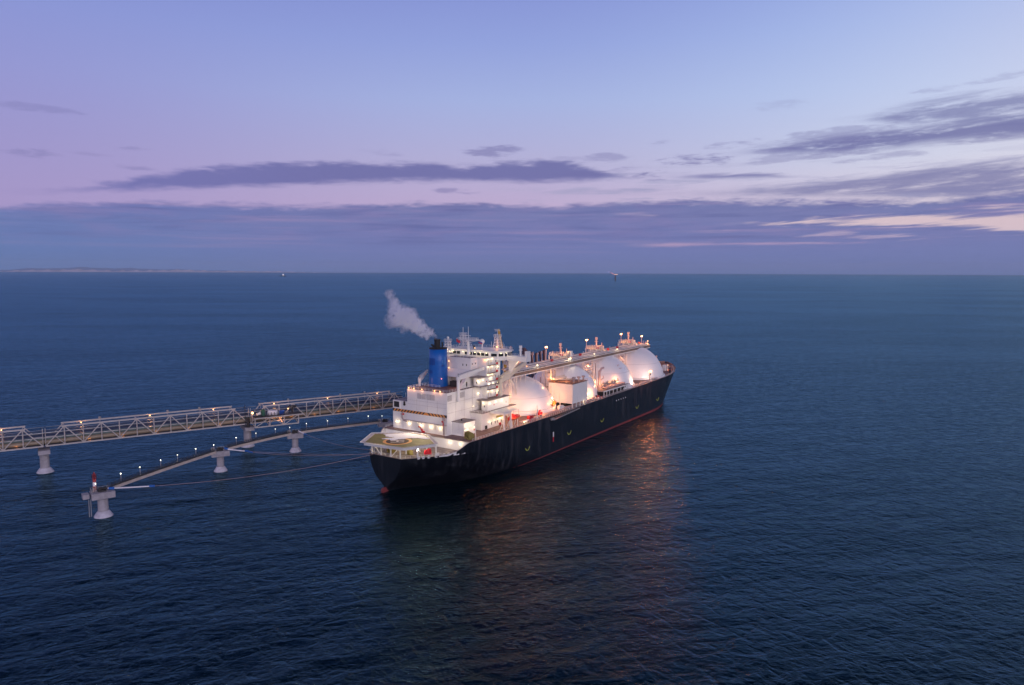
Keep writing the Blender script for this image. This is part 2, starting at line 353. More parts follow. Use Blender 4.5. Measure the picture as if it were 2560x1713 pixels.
# ------------------------------------------------------------------ sea
def build_sea():
    mb=MB(); n=160; rs=[0]+[30*1.09**k for k in range(96)]
    rs=[r for r in rs if r<57000]+[58000]
    vs_=[(0,0,0)]; 
    for r in rs[1:]:
        vs_+=[(r*math.cos(2*PI*k/n),r*math.sin(2*PI*k/n),0) for k in range(n)]
    fs=[(0,1+k,1+(k+1)%n) for k in range(n)]
    for i in range(len(rs)-2):
        for k in range(n):
            a=1+i*n; b=a+n; fs.append((a+k,b+k,b+(k+1)%n,a+(k+1)%n))
    mb.add(vs_,fs)
    m=bpy.data.materials.new('sea_water'); m.use_nodes=True; t=NT(m.node_tree); b=m.node_tree.nodes['Principled BSDF']
    g=t.n.new('ShaderNodeNewGeometry'); pos=g.outputs['Position']
    def mapped(rz,sx,sy,off=0):
        mp=t.n.new('ShaderNodeMapping'); mp.vector_type='POINT'; t.l.new(pos,mp.inputs[0])
        # rotate first, then stretch
        mp.inputs['Rotation'].default_value=(0,0,R(rz)); mp.inputs['Location'].default_value=(off,off*.7,0)
        m2=t.n.new('ShaderNodeMapping'); t.l.new(mp.outputs[0],m2.inputs[0]); m2.inputs['Scale'].default_value=(sx,sy,1)
        return m2.outputs[0]
    # train A: crests run left-right, slightly away to the right;  train B: crests run towards the viewer
    wA=t.noise(mapped(-20,1/6.0,1/3.0),1.0,6,.58,.6)
    wB=t.noise(mapped(58,1/7.5,1/3.1,40),1.0,5,.56,.5)
    wC=t.noise(mapped(15,1/2.6,1/1.5,9),1.0,3,.55)
    wS=t.noise(mapped(-30,1/90,1/34,80),1.0,2,.5)
    wM=t.noise(mapped(-12,1/34,1/15,150),1.0,3,.5,.4)
    ridge=lambda w:t.m('SUBTRACT',1.0,t.m('MULTIPLY',t.m('ABSOLUTE',t.m('SUBTRACT',w,.5)),2.0))
    hA=t.m('ADD',t.m('MULTIPLY',wA,.9),t.m('MULTIPLY',ridge(wA),.22))
    hB=t.m('ADD',t.m('MULTIPLY',wB,.8),t.m('MULTIPLY',ridge(wB),.36))
    # wind patches: rougher and calmer water
    pt=t.noise(mapped(5,1/900,1/300),1.0,5,.6,.5)
    patch=t.ss(t.m('ADD',t.m('MULTIPLY',pt,.7),t.m('MULTIPLY',t.noise(mapped(-8,1/260,1/120,300),1.0,5,.6,.4),.3)),.38,.60)
    h=t.m('ADD',t.m('ADD',t.m('MULTIPLY',hA,.80),t.m('MULTIPLY',hB,.62)),t.m('ADD',t.m('MULTIPLY',t.m('MULTIPLY',wC,t.m('ADD',.14,t.m('MULTIPLY',patch,.12))),1.0),t.m('ADD',t.m('MULTIPLY',wS,2.0),t.m('MULTIPLY',wM,1.3))))
    bn=t.n.new('ShaderNodeBump'); bn.inputs['Strength'].default_value=1.0; bn.inputs['Distance'].default_value=1.0
    t.l.new(t.m('MULTIPLY',h,1.15),bn.inputs['Height']); t.l.new(bn.outputs[0],b.inputs['Normal'])
    m.node_tree.nodes.remove(b)
    dif=t.n.new('ShaderNodeBsdfDiffuse'); t.l.new(t.mix(patch,(.0001,.0050,.0090,1),(.0002,.0065,.0115,1)),dif.inputs[0]); t.l.new(bn.outputs[0],dif.inputs['Normal'])
    gl_=t.n.new('ShaderNodeBsdfGlossy'); gl_.inputs['Color'].default_value=(.385,.70,.87,1); gl_.inputs['Roughness'].default_value=.12; t.l.new(bn.outputs[0],gl_.inputs['Normal'])
    fr_=t.n.new('ShaderNodeFresnel'); fr_.inputs['IOR'].default_value=1.333; t.l.new(bn.outputs[0],fr_.inputs['Normal'])
    # steep facets of the chop shadow each other, so even a grazing sea never mirrors fully
    fac=t.m('MULTIPLY',t.m('MINIMUM',fr_.outputs[0],.66),t.m('ADD',.84,t.m('MULTIPLY',patch,.16)))
    mxs=t.n.new('ShaderNodeMixShader'); t.l.new(fac,mxs.inputs[0]); t.l.new(dif.outputs[0],mxs.inputs[1]); t.l.new(gl_.outputs[0],mxs.inputs[2])
    t.l.new(mxs.outputs[0],m.node_tree.nodes['Material Output'].inputs['Surface'])
    o=mb.build('sea',m); tag(o,kind='structure'); return o
build_sea()

# ------------------------------------------------------------------ gas carrier
TH=R(33.4827); SX,SY=206.0,196.9
ex,ey=(math.sin(TH),math.cos(TH)); nx,ny=(-math.cos(TH),math.sin(TH))
ship_loc=(SX*ex+SY*nx,SX*ey+SY*ny,0); ship_rz=math.atan2(ey,ex)
def s2w(x,y,z): return Vector((ship_loc[0]+x*ex+y*nx,ship_loc[1]+x*ey+y*ny,z))
ship=empty('gas_carrier','long black-hulled gas carrier with four white domes and a blue funnel, moored at the jetty','ship',ship_loc,ship_rz)
LV=[-3,0,2,6,10,14,18.7]
AFT={0:[0,0,.6,5.5,7.6,8.6,8.8],5:[.6,1.5,3.4,8,11,12.8,13],10:[2.5,4,6.5,11.5,14.5,16.6,17],18:[7,9.5,12.5,17,19.8,21.6,22],
     26:[12,15,17.5,21,23.2,24.3,24.5],40:[18,20,21.8,23.8,24.5,24.5,24.5],60:[22.5,23.6,24.2,24.5,24.5,24.5,24.5],80:[24.4,24.5,24.5,24.5,24.5,24.5,24.5]}
def lerp_tab(xs,ys,x):
    if x<=xs[0]: return ys[0]
    for a,b,c,d in zip(xs,xs[1:],ys,ys[1:]):
        if x<=b: return c+(d-c)*(x-a)/(b-a)
    return ys[-1]
def ztop(x): return lerp_tab([0,12,15,17.5,19.5,21.5,23.5,25.5,100,200,235,262,300],[14.5,14.6,14.9,15.4,16.1,17.1,18.3,18.7,18.6,19.5,20.0,21.2,21.7],x)
def zdeck(x): return lerp_tab([0,100,200,235,262,300],[18.6,18.5,19.3,19.7,20.6,21.0],x)
def xend(z): return 287+ (max(0,z)/21.5)*13.5 - (1.5 if z<0 else 0)
def hb(x,z):
    if x<=80:
        ks=sorted(AFT); row=[lerp_tab(ks,[AFT[k][i] for k in ks],x) for i in range(len(LV))]
        return lerp_tab(LV,row,z)
    xs=lerp_tab([0,21],[215,243],z); xe=xend(z)
    if x<=xs: return 24.5
    t=min(1,(x-xs)/(xe-xs)); return 24.5*(1-t**1.85)
def hull():
    st=[0,2.5,5,7.5,10,12,14,15.5,17,18.5,20,21.5,23,24.5,26,30,35,40,50,60,70,80]+list(range(90,215,12))
    NZ=16; rings=[]
    def ring(x,zs,sgn,bx=None):
        return [((x if bx is None else bx(z)),sgn*(hb(x,z) if bx is None else hb(bx(z),z)),z) for z in zs]
    cols=[]
    for x in st:
        zt=ztop(x); zs=[-3+(zt+3)*k/NZ for k in range(NZ+1)]; cols.append((x,zs))
    mb=MB(); 
    def xfun(tt):
        return lambda z,tt=tt: (215+ (xend(z)-215)*tt)
    bows=[1-(1-k/26)**1.5 for k in range(0,27)]
    allc=[]
    for sgn in (-1,1):
        grid=[]
        for x,zs in cols: grid.append([(x,sgn*hb(x,z),z) for z in zs])
        for tt in bows:
            xt=215+(xend(21.5)-215)*tt; zt=ztop(xt); zs=[-3+(zt+3)*k/NZ for k in range(NZ+1)]
            f=xfun(tt); grid.append([(f(z),sgn*hb(f(z),z),z) for z in zs])
        vs_=[p for c in grid for p in c]; n=NZ+1
        fs=[(i*n+k,(i+1)*n+k,(i+1)*n+k+1,i*n+k+1) for i in range(len(grid)-1) for k in range(NZ)]
        mb.add(vs_,fs,True); allc.append(grid)
    # transom
    a,b=allc[0][0],allc[1][0]; n=NZ+1
    mb.add(a+b,[(k,k+1,n+k+1,n+k) for k in range(NZ)])
    import bmesh
    o=mb.build('hull',M['hull'],ship)
    bm=bmesh.new(); bm.from_mesh(o.data); bmesh.ops.remove_doubles(bm,verts=bm.verts,dist=.01); bmesh.ops.recalc_face_normals(bm,faces=bm.faces); bm.to_mesh(o.data); bm.free()
    return o,allc
hull_o,HG=hull()
def plating():
    m=M['hull']; t=NT(m.node_tree); b=m.node_tree.nodes['Principled BSDF']
    tc=t.n.new('ShaderNodeTexCoord'); mp=t.n.new('ShaderNodeMapping'); t.l.new(tc.outputs['Object'],mp.inputs[0]); mp.inputs['Rotation'].default_value=(R(90),0,0)
    br=t.n.new('ShaderNodeTexBrick'); t.l.new(mp.outputs[0],br.inputs['Vector']); br.inputs['Scale'].default_value=1; br.inputs['Brick Width'].default_value=11; br.inputs['Row Height'].default_value=2.9
    br.inputs['Mortar Size'].default_value=.06; br.inputs['Mortar Smooth'].default_value=.6; br.inputs['Color1'].default_value=(.9,.9,.9,1); br.inputs['Color2'].default_value=(.5,.5,.5,1); br.inputs['Mortar'].default_value=(.0,.0,.0,1)
    st_=t.n.new('ShaderNodeMapping'); t.l.new(tc.outputs['Object'],st_.inputs[0]); st_.inputs['Scale'].default_value=(1,1,.07)
    n1_=t.noise(st_.outputs[0],.45,8,.65); n2_=t.noise(tc.outputs['Object'],.05,6,.6,.6)
    wear=t.m('MULTIPLY',t.ss(n1_,.46,.72),t.ss(n2_,.38,.62))
    c0=t.mix(t.m('MULTIPLY',br.outputs['Color'],.15),(.0035,.005,.009,1),(.008,.010,.016,1))
    c1=t.mix(t.m('MULTIPLY',wear,.75),c0,(.045,.047,.060,1))
    rst=t.m('MULTIPLY',t.ss(t.noise(st_.outputs[0],1.3,6,.6),.66,.80),.5)
    t.l.new(t.mix(rst,c1,(.06,.028,.02,1)),b.inputs['Base Color'])
    t.l.new(t.m('ADD',.34,t.m('MULTIPLY',wear,.25)),b.inputs['Roughness'])
    bn=t.n.new('ShaderNodeBump'); bn.inputs['Strength'].default_value=.5; bn.inputs['Distance'].default_value=.12
    t.l.new(t.m('ADD',t.m('MULTIPLY',br.outputs['Color'],.25),t.m('MULTIPLY',t.noise(tc.outputs['Object'],.3,3),1.6)),bn.inputs['Height']); t.l.new(bn.outputs[0],b.inputs['Normal'])
plating()
# red boot topping: band just outside the plating, showing more towards the bow
def boot():
    mb=MB()
    for sgn in (-1,1):
        g=[]
        xs=[58+4*k for k in range(0,40)]
        for x in xs: 
            zt=.2+1.35*((x-58)/190)**.9; g.append([(x,sgn*(hb(x,z)+.04),z) for z in (-.5,zt*.5,zt)])
        for tt in [k/30 for k in range(1,31)]:
            def X_(z): return 214+(xend(z)-214)*tt
            zt=1.45; g.append([(X_(z)+.04,sgn*(hb(X_(z),z)+.05),z) for z in (-.5,zt*.5,zt)])
        n=3; vs_=[p for c in g for p in c]
        mb.add(vs_,[(i*n+k,(i+1)*n+k,(i+1)*n+k+1,i*n+k+1) for i in range(len(g)-1) for k in range(2)],True)
    mb.build('boot_top',M['boot'],hull_o)
boot()
mb=MB().prism_y([(-2.0,-3),(-2.2,.9),(-1.8,1.7),(3.5,2.2),(5,-3)],-.5,.5); mb.build('rudder',M['boot'],hull_o)
# decks following the hull outline
def outline(x0,x1,inset,z,step=4):
    xs=[]; x=x0
    while x<x1: xs.append(x); x+=step if x<240 else 2
    xs.append(x1)
    return [(x,max(.05,hb(x,z)-inset)) for x in xs]
def deckmesh(x0,x1,inset,zf,zq,m,name,thick=.25):
    ol=outline(x0,x1,inset,zq); mb=MB(); n=len(ol)
    vs_=[(x,-h,zf(x)) for x,h in ol]+[(x,h,zf(x)) for x,h in ol]
    mb.add(vs_,[(k,k+1,n+k+1,n+k) for k in range(n-1)])
    mb.add([(v[0],v[1],v[2]-thick) for v in vs_],[(k,k+1,n+k+1,n+k) for k in range(n-1)])
    return mb.build(name,m,ship)
deckmesh(24.6,298.6,.10,lambda x:zdeck(x),20.5,M['deck'],'upper_deck')
deckmesh(.15,26,.15,lambda x:14.1,14.2,M['deckgrey'],'mooring_deck')
# step bulkhead between the two decks, with inner plating of the swept side
MB().box((25.2,-23.8,14.1),(25.6,23.8,18.5)).build('step_bulkhead',M['white'],ship)
for sgn in (-1,1):
    mb=MB(); xs=[12+.7*k for k in range(20)]
    g=[]
    for x in xs: g+=[(x,sgn*(hb(x,15)-.12),14.12),(x,sgn*(hb(x,17)-.12),ztop(x)+.02)]
    mb.add(g,[(2*k,2*k+2,2*k+3,2*k+1) for k in range(len(xs)-1)])
    mb.build('side_plate',M['white'],ship)
# light coloured rim along the deck edge
mb=MB()
for sgn in (-1,1):
    pts=[]; x=0.1
    while x<284: pts.append((x,sgn*(hb(x,ztop(x))-.02),ztop(x)+.06)); x+=4 if x>30 and x<236 else 1.5
    for a,b in zip(pts,pts[1:]): mb.bar(a,b,.22,.16)
mb.bar((.05,-8.7,14.56),(.05,8.7,14.56),.22,.16)
mb.build('deck_edge_rim',M['pinkgrey'],ship)
# deck railings
mb=MB()
for sgn in (-1,1):
    pts=[]; x=26
    while x<286: pts.append((x,sgn*(hb(x,20)-.35),zdeck(x))); x+=8 if x<236 else 4
    MB().rail(pts,1.1,2.0,.045).build('deck_railing',M['white'],ship)
mb.rail([(13,-18.6,14.5),(8,-15,14.5),(3,-10.8,14.5),(0.3,-8,14.5),(0.3,8,14.5),(3,10.8,14.5),(8,15,14.5),(13,18.6,14.5)],1.1,2,.045)
mb.build('deck_railing',M['white'],ship)
# bow bulwark and fittings
mb=MB()
for sgn in (-1,1):
    g=[]; xs=[262+1.6*k for k in range(24)]
    xs=[x for x in xs if x<299.4]+[299.6]
    for x in xs: g+=[(x,sgn*max(.02,hb(x,21)-.02),zdeck(x)-.1),(x+.25,sgn*max(.02,hb(x,21.4)+.05),zdeck(x)+1.25)]
    mb.add(g,[(2*k,2*k+2,2*k+3,2*k+1) for k in range(len(xs)-1)],True)
mb.build('bow_bulwark',M['deck'],ship)
# hull markings
MB().box((91.0,-24.62,8.0),(91.9,-24.53,10.4)).build('white_side_mark',M['white'],hull_o)
MB().box((91.0,-24.62,5.6),(91.9,-24.53,8.0)).build('red_side_mark',M['red'],hull_o)
for k in range(5): MB().box((162.2+3.1*k,-24.6,15.0),(162.75+3.1*k,-24.53,15.7)).build('small_white_mark',M['white'],hull_o)
gm=mat('green_reflection_paint',(.42,.50,.09),.6)  # green light reflections on the hull, drawn as painted strokes
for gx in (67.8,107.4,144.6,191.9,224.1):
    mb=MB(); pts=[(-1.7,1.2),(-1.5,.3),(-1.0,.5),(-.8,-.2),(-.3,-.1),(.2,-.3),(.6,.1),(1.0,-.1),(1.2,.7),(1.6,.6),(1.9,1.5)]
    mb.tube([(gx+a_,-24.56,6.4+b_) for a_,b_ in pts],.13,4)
    mb.build('green_reflection_mark',gm,hull_o)
# accommodation ladder stowed along the side
mb=MB(); mb.bar((90.2,-25.1,16.6),(117,-25.1,18.2),.9,.35)
for k in range(14):
    a=Vector((90.5+26*k/13,-25.5,16.8+1.55*k/13)); mb.bar(a,a+Vector((0,0,1)),.08)
mb.bar((90.5,-25.5,17.8),(116.5,-25.5,19.3),.09); mb.bar((88.5,-24.9,17.2),(91,-24.9,17.2),1.1,1.0)
mb.build('accommodation_ladder',M['grey'],ship)
MB().box((88,-24.56,16.9),(118,-24.52,18.45)).build('ladder_recess',M['void'],ship)

# ---- stern: helideck
def helideck():
    HZ=20.0
    P=[(0.4+.0,8.6),(1.2,-12.8),(10.0,-20.2),(22.5,-20.0),(31,-12.0),(30.5,4.5),(22,13.8),(10.5,14.6)]
    # measured corners (deck plane z=20)
    P=[(-5.4,8.4),(-3.1,-12.6),(10.0,-19.2),(20.3,-6.0),(20.3,3.0),(9.3,16.5)]
    cx_,cy_=sum(p[0] for p in P)/len(P),sum(p[1] for p in P)/len(P)
    sh=lambda k:[(cx_+(x-cx_)*k,cy_+(y-cy_)*k) for x,y in P]
    hd=MB().prism(sh(.90),HZ-.5,HZ).build('helideck',M['green'],ship)
    mb=MB(); a,b=sh(.88),sh(.905)
    n=len(a)
    for k in range(n):
        k2=(k+1)%n; mb.add([(*a[k],HZ+.02),(*a[k2],HZ+.02),(*b[k2],HZ+.02),(*b[k],HZ+.02)],[(0,1,2,3)])
    mb.build('edge_line',M['hwhite'],hd)
    mb=MB(); a=sh(.91)
    for k in range(n):
        k2=(k+1)%n; p0,p1=Vector((*a[k],HZ-.25)),Vector((*a[k2],HZ-.25)); q0,q1=Vector((*P[k],HZ+.05)),Vector((*P[k2],HZ+.05))
        mb.add([p0,p1,q1,q0],[(0,1,2,3)]); mb.add([v-Vector((0,0,.06)) for v in (p0,p1,q1,q0)],[(0,1,2,3)])
    mb.build('safety_net',M['net'],hd)
    mb=MB()
    for k in range(n):
        k2=(k+1)%n; q0,q1=Vector((*P[k],HZ+.12)),Vector((*P[k2],HZ+.12)); mb.bar(q0,q1,.2)
        m_=max(2,int((q1-q0).length/1.6))
        for i in range(m_): 
            q=q0.lerp(q1,i/m_); p=Vector((*a[k],HZ-.1)).lerp(Vector((*a[k2],HZ-.1)),i/m_); mb.bar(p,q,.1)
    mb.build('net_frame',M['white'],hd)
    mb=MB(); a=sh(.9)
    for k in range(n):
        k2=(k+1)%n; p0,p1=Vector((*a[k],HZ-.75)),Vector((*a[k2],HZ-.75)); mb.bar(p0,p1,.35,.9)
    mb.build('edge_beam',M['white'],hd)
    C=(4.6,-2.5)
    mb=MB().revolve(C,[(4.6,HZ+.02),(5.9,HZ+.02)],56); mb.build('landing_ring',M['hring'],hd)
    mb=MB().revolve(C,[(.01,HZ+.012),(4.8,HZ+.012)],56); mb.build('landing_circle',M['brown'],hd)
    # the H, upright for a helicopter that comes in over the stern quarter
    mb=MB(); c_,s_=math.cos(R(40)),math.sin(R(40))
    def q(x0,y0,x1,y1):
        pts=[(x0,y0),(x1,y0),(x1,y1),(x0,y1)]
        mb.add([(C[0]+x*c_-y*s_,C[1]+x*s_+y*c_,HZ+.028) for x,y in pts],[(0,1,2,3)])
    q(-1.9,-2.7,-.95,2.7); q(.95,-2.7,1.9,2.7); q(-.95,-.45,.95,.45)
    mb.build('letter_h',M['hwhite'],hd)
    # supports
    for x,y in [(.35,7.4),(.35,2.4),(.35,-2.8),(.35,-7.8),(5.4,-12.4),(11.2,-17.0),(18.5,-6),(18.5,2.5),(9.2,14),(4,9.8),(8,-4),(8,5),(14,-6),(14,5)]:
        MB().bar((x,y,14.1),(x,y,HZ-.5),.42).build('support_post',M['white'],hd)
    BR=[((.35,7.2,HZ-.8),(.35,2.6,14.6),.25),((.35,-3.0,14.6),(.35,-7.6,HZ-.8),.25)]
    BR+=[((.35,yy_,17.4),(-2.2,yy_,HZ-.7),.22) for yy_ in (7.4,2.4,-2.8,-7.8)]
    for x,y in [(5.4,-12.4),(11.2,-17.0)]: BR+=[((x,y,HZ-2.2),(x+1.6,y+.6,HZ-.6),.2),((x,y,HZ-2.2),(x-1.6,y-.2,HZ-.6),.2)]
    for a_,b_,w_ in BR: MB().bar(a_,b_,w_).build('brace',M['white'],hd)
    for x,y in [(-1.4,4.4),(-1.2,-1.6),(-.8,-7.0),(8.0,-14.2)]:
        MB().box((x-.25,y-.7,HZ-1.35),(x+.25,y+.7,HZ-1.15)).build('tube_lamp',M['lampY'],hd)
        light((x+.6,y,HZ-1.6),60,WRM,ship,.2)
    return P,sh,HZ
HP,Hsh,HZ=helideck()
light((8,-2,HZ-1.6),200,WRM,ship,.3); light((15,-10,HZ-1.6),140,WRM,ship,.3)
for p_ in ((12,-20,22.6),(-6.5,0,22.4),(21.5,-1,24)): light(p_,150,WRM,ship,.3)
# stern fittings under the helideck: winches, chocks, red hose reel
for x,y in [(5,-13.3),(6.6,-14.3),(8.4,-15.6),(14.3,-18.6),(16.2,-19.5),(18.4,-20.4),(20.2,-21.1),(21.8,-21.6),(11,-17.2)]:
    mb=MB(); mb.box((x-.5,y-.3,14.15),(x+.5,y+.3,14.4)); mb.box((x-.5,y-.3,14.4),(x-.3,y+.3,15.2)); mb.box((x+.3,y-.3,14.4),(x+.5,y+.3,15.2)); mb.box((x-.3,y-.3,15.0),(x+.3,y+.3,15.2))
    mb.build('mooring_chock',M['white'],ship)
def winch(x,y,z,rz=0,m='grey',sc=1.0,name='mooring_winch'):
    mb=MB(); mb.box((-1.6*sc,-1*sc,0),(1.6*sc,1*sc,.35*sc)); mb.cyl((-1.2*sc,0,1.0*sc),(1.2*sc,0,1.0*sc),.55*sc,n=14)
    for xx in (-1.25,0,1.25): mb.cyl((xx*sc,0,1*sc),((xx+.12)*sc,0,1*sc),.95*sc,n=16)
    mb.box((1.5*sc,-.6*sc,.3*sc),(2.3*sc,.6*sc,1.5*sc))
    o=mb.build(name,M[m],ship,(x,y,z)); o.rotation_euler=(0,0,rz); return o
winch(7,3,14.1,R(90),'green'); winch(9,-5,14.1,R(70),'green'); winch(14,-11,14.1,R(40),'red'); winch(5,8,14.1,R(20)); winch(16,6,14.1,0,'green')
winch(29.2,-20.3,18.6,R(60),'green',1.5); MB().box((11.6,-16.9,14.2),(13.4,-16.3,15.6)).build('white_locker',M['white'],ship)
MB().cyl((10.5,-12.6,15.6),(10.5,-12.2,15.6),1.1,n=20).build('red_hose_reel',M['red'],ship)

# ---- engine casing and accommodation
def railbox(pts,closed=True,name='roof_railing',h=1.1): MB().rail(pts,h,2.0,.045,closed=closed).build(name,M['white'],ship)
cas=MB().box((28,-9.2,18.55),(66,13,36.8)).build('engine_casing',M['white'],ship)
MB().box((28.2,-9.0,36.8),(66,12.8,36.86)).build('casing_roof',M['deck'],cas)
railbox([(28.3,12.8,36.85),(28.3,-9,36.85),(50,-9,36.85)],False); railbox([(28.3,12.8,36.85),(66,12.8,36.85)],False)
sc_=MB(); sc_.box((28.05,13,18.55),(60,21.6,31.0)); sc_=sc_.build('side_casing',M['white'],ship)
MB().box((28.4,13.2,31.0),(60,21.4,31.05)).build('casing_roof',M['deckgrey'],sc_)
fr=MB(); 
for a,b in (((27.75,17.2,27.6),(28.05,17.6,31)),((27.75,20.9,27.6),(28.05,21.3,31)),((27.75,17.6,27.6),(28.05,20.9,28.0)),((27.75,17.6,30.6),(28.05,20.9,31))): fr.box(a,b)
fr.build('opening_frame',M['white'],sc_); MB().box((27.98,17.6,28.0),(28.04,20.9,30.6)).build('dark_opening',M['void'],sc_)
MB().cyl((27.6,14.6,29.6),(28.3,14.6,29.6),.5,n=12).cyl((27.8,14.6,29.6),(27.8,14.6,31),.4,n=10).build('exhaust_elbow',M['black'],sc_)
# hazard stripe on the aft face
hz=MB().box((27.93,-9.2,26.15),(27.99,21.6,27.35)).build('hazard_stripe',M['black'],cas)
mb=MB(); y=21.5
def para(y0,y1,sk):
    z0,z1=26.16,27.34
    ys=[y0,y1,y1+sk,y0+sk]
    mb.add([(27.92,min(21.55,max(-9.15,ys[0])),z0),(27.92,min(21.55,max(-9.15,ys[1])),z0),(27.92,min(21.55,max(-9.15,ys[2])),z1),(27.92,min(21.55,max(-9.15,ys[3])),z1)],[(0,1,2,3)])
k=0
yy=21.4
while yy>3.4: para(yy,yy-.95,-1.1); yy-=1.75
mb.add([(27.92,3.2,26.16),(27.92,.3,26.16),(27.92,1.75,27.34)],[(0,1,2)])
yy=.2
while yy>-8.4: para(yy-.85,yy-1.8,1.1) if yy-1.8>-9.2 else None; yy-=1.75
mb.build('orange_stripes',M['orange'],hz)
for y0 in (7.1,4.6,1.95,-.35):
    w=2.2 if y0>0 else 2.2
    o=MB().box((27.9,y0-w,33.1),(27.98,y0,35.4)); o=o.build('louver',M['louver'],cas)
    mb=MB(); 
    for k in range(8): mb.box((27.84,y0-w+.1,33.25+k*.27),(27.9,y0-.1,33.35+k*.27))
    mb.build('slats',M['white'],o)
for x0,x1,z0,z1 in ((28.5,31.3,33.2,35.6),(37.2,40.4,33.6,35.9)):
    o=MB().box((x0,-9.3,z0),(x1,-9.22,z1)).build('louver',M['louver'],cas)
    mb=MB()
    for k in range(8): mb.box((x0+.1,-9.36,z0+.15+k*.27),(x1-.1,-9.3,z0+.25+k*.27))
    mb.build('slats',M['white'],o)
MB().box((27.1,-9.2,22.9),(27.98,14.5,23.05)).build('aft_ledge',M['pinkgrey'],cas)
mb=MB(); mb.box((27.2,-9.2,18.6),(27.4,-9.0,22.9))
for yv in (-4,1.5,7,12.5): mb.bar((27.3,yv,22.84),(27.95,yv,21.8),.12)
mb.bar((27.3,-9.1,22.84),(27.3,13.5,22.84),.1)
mb.build('ledge_supports',M['white'],cas)
# pipes and red fire gear on the aft face
mb=MB(); mb.tube([(27.4,15.5,26.3),(27.2,15.5,24.0),(26.6,14.2,22.9),(27.0,12.5,22.4)],.3).cyl((27.2,15.5,25.0),(27.2,15.5,25.8),.55); mb.build('hose_crane',M['pinkgrey'],cas)
MB().sphere((27.2,14.8,25.4),.45,6).build('red_valve',M['red'],cas)
mb=MB(); mb.tube([(27.3,-8.0,18.6),(27.3,-8.0,26.0)],.35); mb.cyl((27.3,-8.0,25.0),(27.3,-8.0,26.4),.6); mb.build('hose_post',M['pinkgrey'],cas)
mb=MB(); mb.sphere((27,-7.6,24.7),.5,6); mb.box((26.8,-8.2,22.8),(27.2,-7.8,24.3)); mb.build('red_valve',M['red'],cas)
mb=MB(); mb.sphere((26.8,5.2,21.0),.5,6); mb.bar((26.8,5,21),(26.2,3.6,20.2),.35); mb.sphere((26.1,3.2,20.0),.5,6); mb.bar((26,2.8,19.9),(26,2.8,18.7),.5); mb.sphere((26,2.0,19.3),.55,6); mb.build('red_fire_monitor',M['red'],ship)
# funnel
FX,FY=42.3,7.1
fun=MB().revolve((FX,FY),[(4.35,36.8),(4.3,40),(4.05,48),(3.95,54.0),(.01,54.0)],56).build('funnel',M['blue'],ship)
MB().revolve((FX,FY),[(3.97,53.6),(4.05,53.6),(4.05,54.12),(0.01,54.12)],48).build('funnel_cap',M['black'],fun)
mb=MB(); mb.cyl((FX-.2,FY+.3,54),(FX-.2,FY+.3,57.6),1.35,n=24); mb.cyl((FX-.2,FY+.3,57.3),(FX-.2,FY+.3,57.9),1.5,n=24); mb.build('exhaust_pipe',M['black'],fun)
MB().cyl((FX+.9,FY-1.7,54),(FX+.9,FY-1.7,56.6),.38,n=12).build('exhaust_pipe',M['black'],fun)
MB().tube([(FX-1.2,FY+1.6,54),(FX-1.2,FY+1.6,55.1),(FX-1.9,FY+2.3,55.6)],.26).build('exhaust_pipe',M['black'],fun)
MB().tube([(FX-.6,FY+2.6,54),(FX-.6,FY+2.6,54.8),(FX-1.0,FY+3.4,55.2)],.22).build('exhaust_pipe',M['black'],fun)
def funnel_patch(a0,a1,z0,z1,m):
    r0=lerp_tab([36.8,40,48,54],[4.35,4.3,4.05,3.95],z0)+.03; r1=lerp_tab([36.8,40,48,54],[4.35,4.3,4.05,3.95],z1)+.03
    MB().revolve((FX,FY),[(r0,z0),(r1,z1)],8,R(a0),R(a1)).build('funnel_mark',m,fun)
base=-140.6
funnel_patch(base-70,base-47,46.6,49.6,M['bluedark']); funnel_patch(base-44,base-20,46.6,49.6,M['bluedark']); funnel_patch(base-72,base-38,42.8,44.2,M['bluedark'])
funnel_patch(base+24,base+34,47.4,48.8,M['bluelight']); funnel_patch(base+36,base+58,46.8,50.3,M['bluelight']); funnel_patch(base+59,base+80,47.6,49,M['bluedark']); funnel_patch(base+50,base+80,45.2,46.7,M['bluelight'])
funnel_patch(base+20,base+36,45.8,46.8,M['bluedark'])
MB().sphere((FX-2.1,FY-3.4,40.5),.35,6).build('red_funnel_light',M['lampR'],fun)
MB().rail([(FX-5,FY+4,36.86),(FX-5,FY-5,36.86)],1.1).build('funnel_rail',M['white'],fun)

# accommodation behind the funnel: annex with sloped recess hood
ann=MB(); ann.box((48,-6.8,36.86),(53.3,5.2,49.6)); ann=ann.build('annex_block',M['white'],ship)
hood=MB()
hood.prism_y([(40.6,36.87),(47.95,44.4),(47.95,36.87)],-6.8,-5.2); hood.prism_y([(40.6,36.87),(47.95,44.4),(47.95,36.87)],3.9,5.2)
hood.prism_y([(44.7,41.06),(47.95,44.4),(47.95,41.06)],-5.2,3.9); hood.build('hood',M['white'],ann)
MB().box((47.5,-5.15,36.9),(47.9,3.85,41.0)).build('recess_wall',M['cream'],ann)
MB().box((43.5,-3.5,36.9),(46.0,1.5,39.3)).build('dark_ventilator',M['dark'],ann)
for y0 in (-2.4,-4.4): MB().box((47.93,y0-.3,46.0),(47.98,y0+.1,46.9)).build('porthole',M['glass'],ann)
MB().box((44.6,-6.86,37.0),(45.4,-6.81,39.4)).build('door',M['void'],ann)
MB().box((48.2,-6.6,49.6),(53.3,5,49.66)).build('annex_roof',M['deckgrey'],ann); railbox([(53.2,-6.6,49.65),(48.2,-6.6,49.65),(48.2,5,49.65),(53,5,49.65)],False)
tower=MB().box((53.3,-11.8,30.9),(64,15,49.4))
tower=tower.build('accommodation_tower',M['white'],ship)
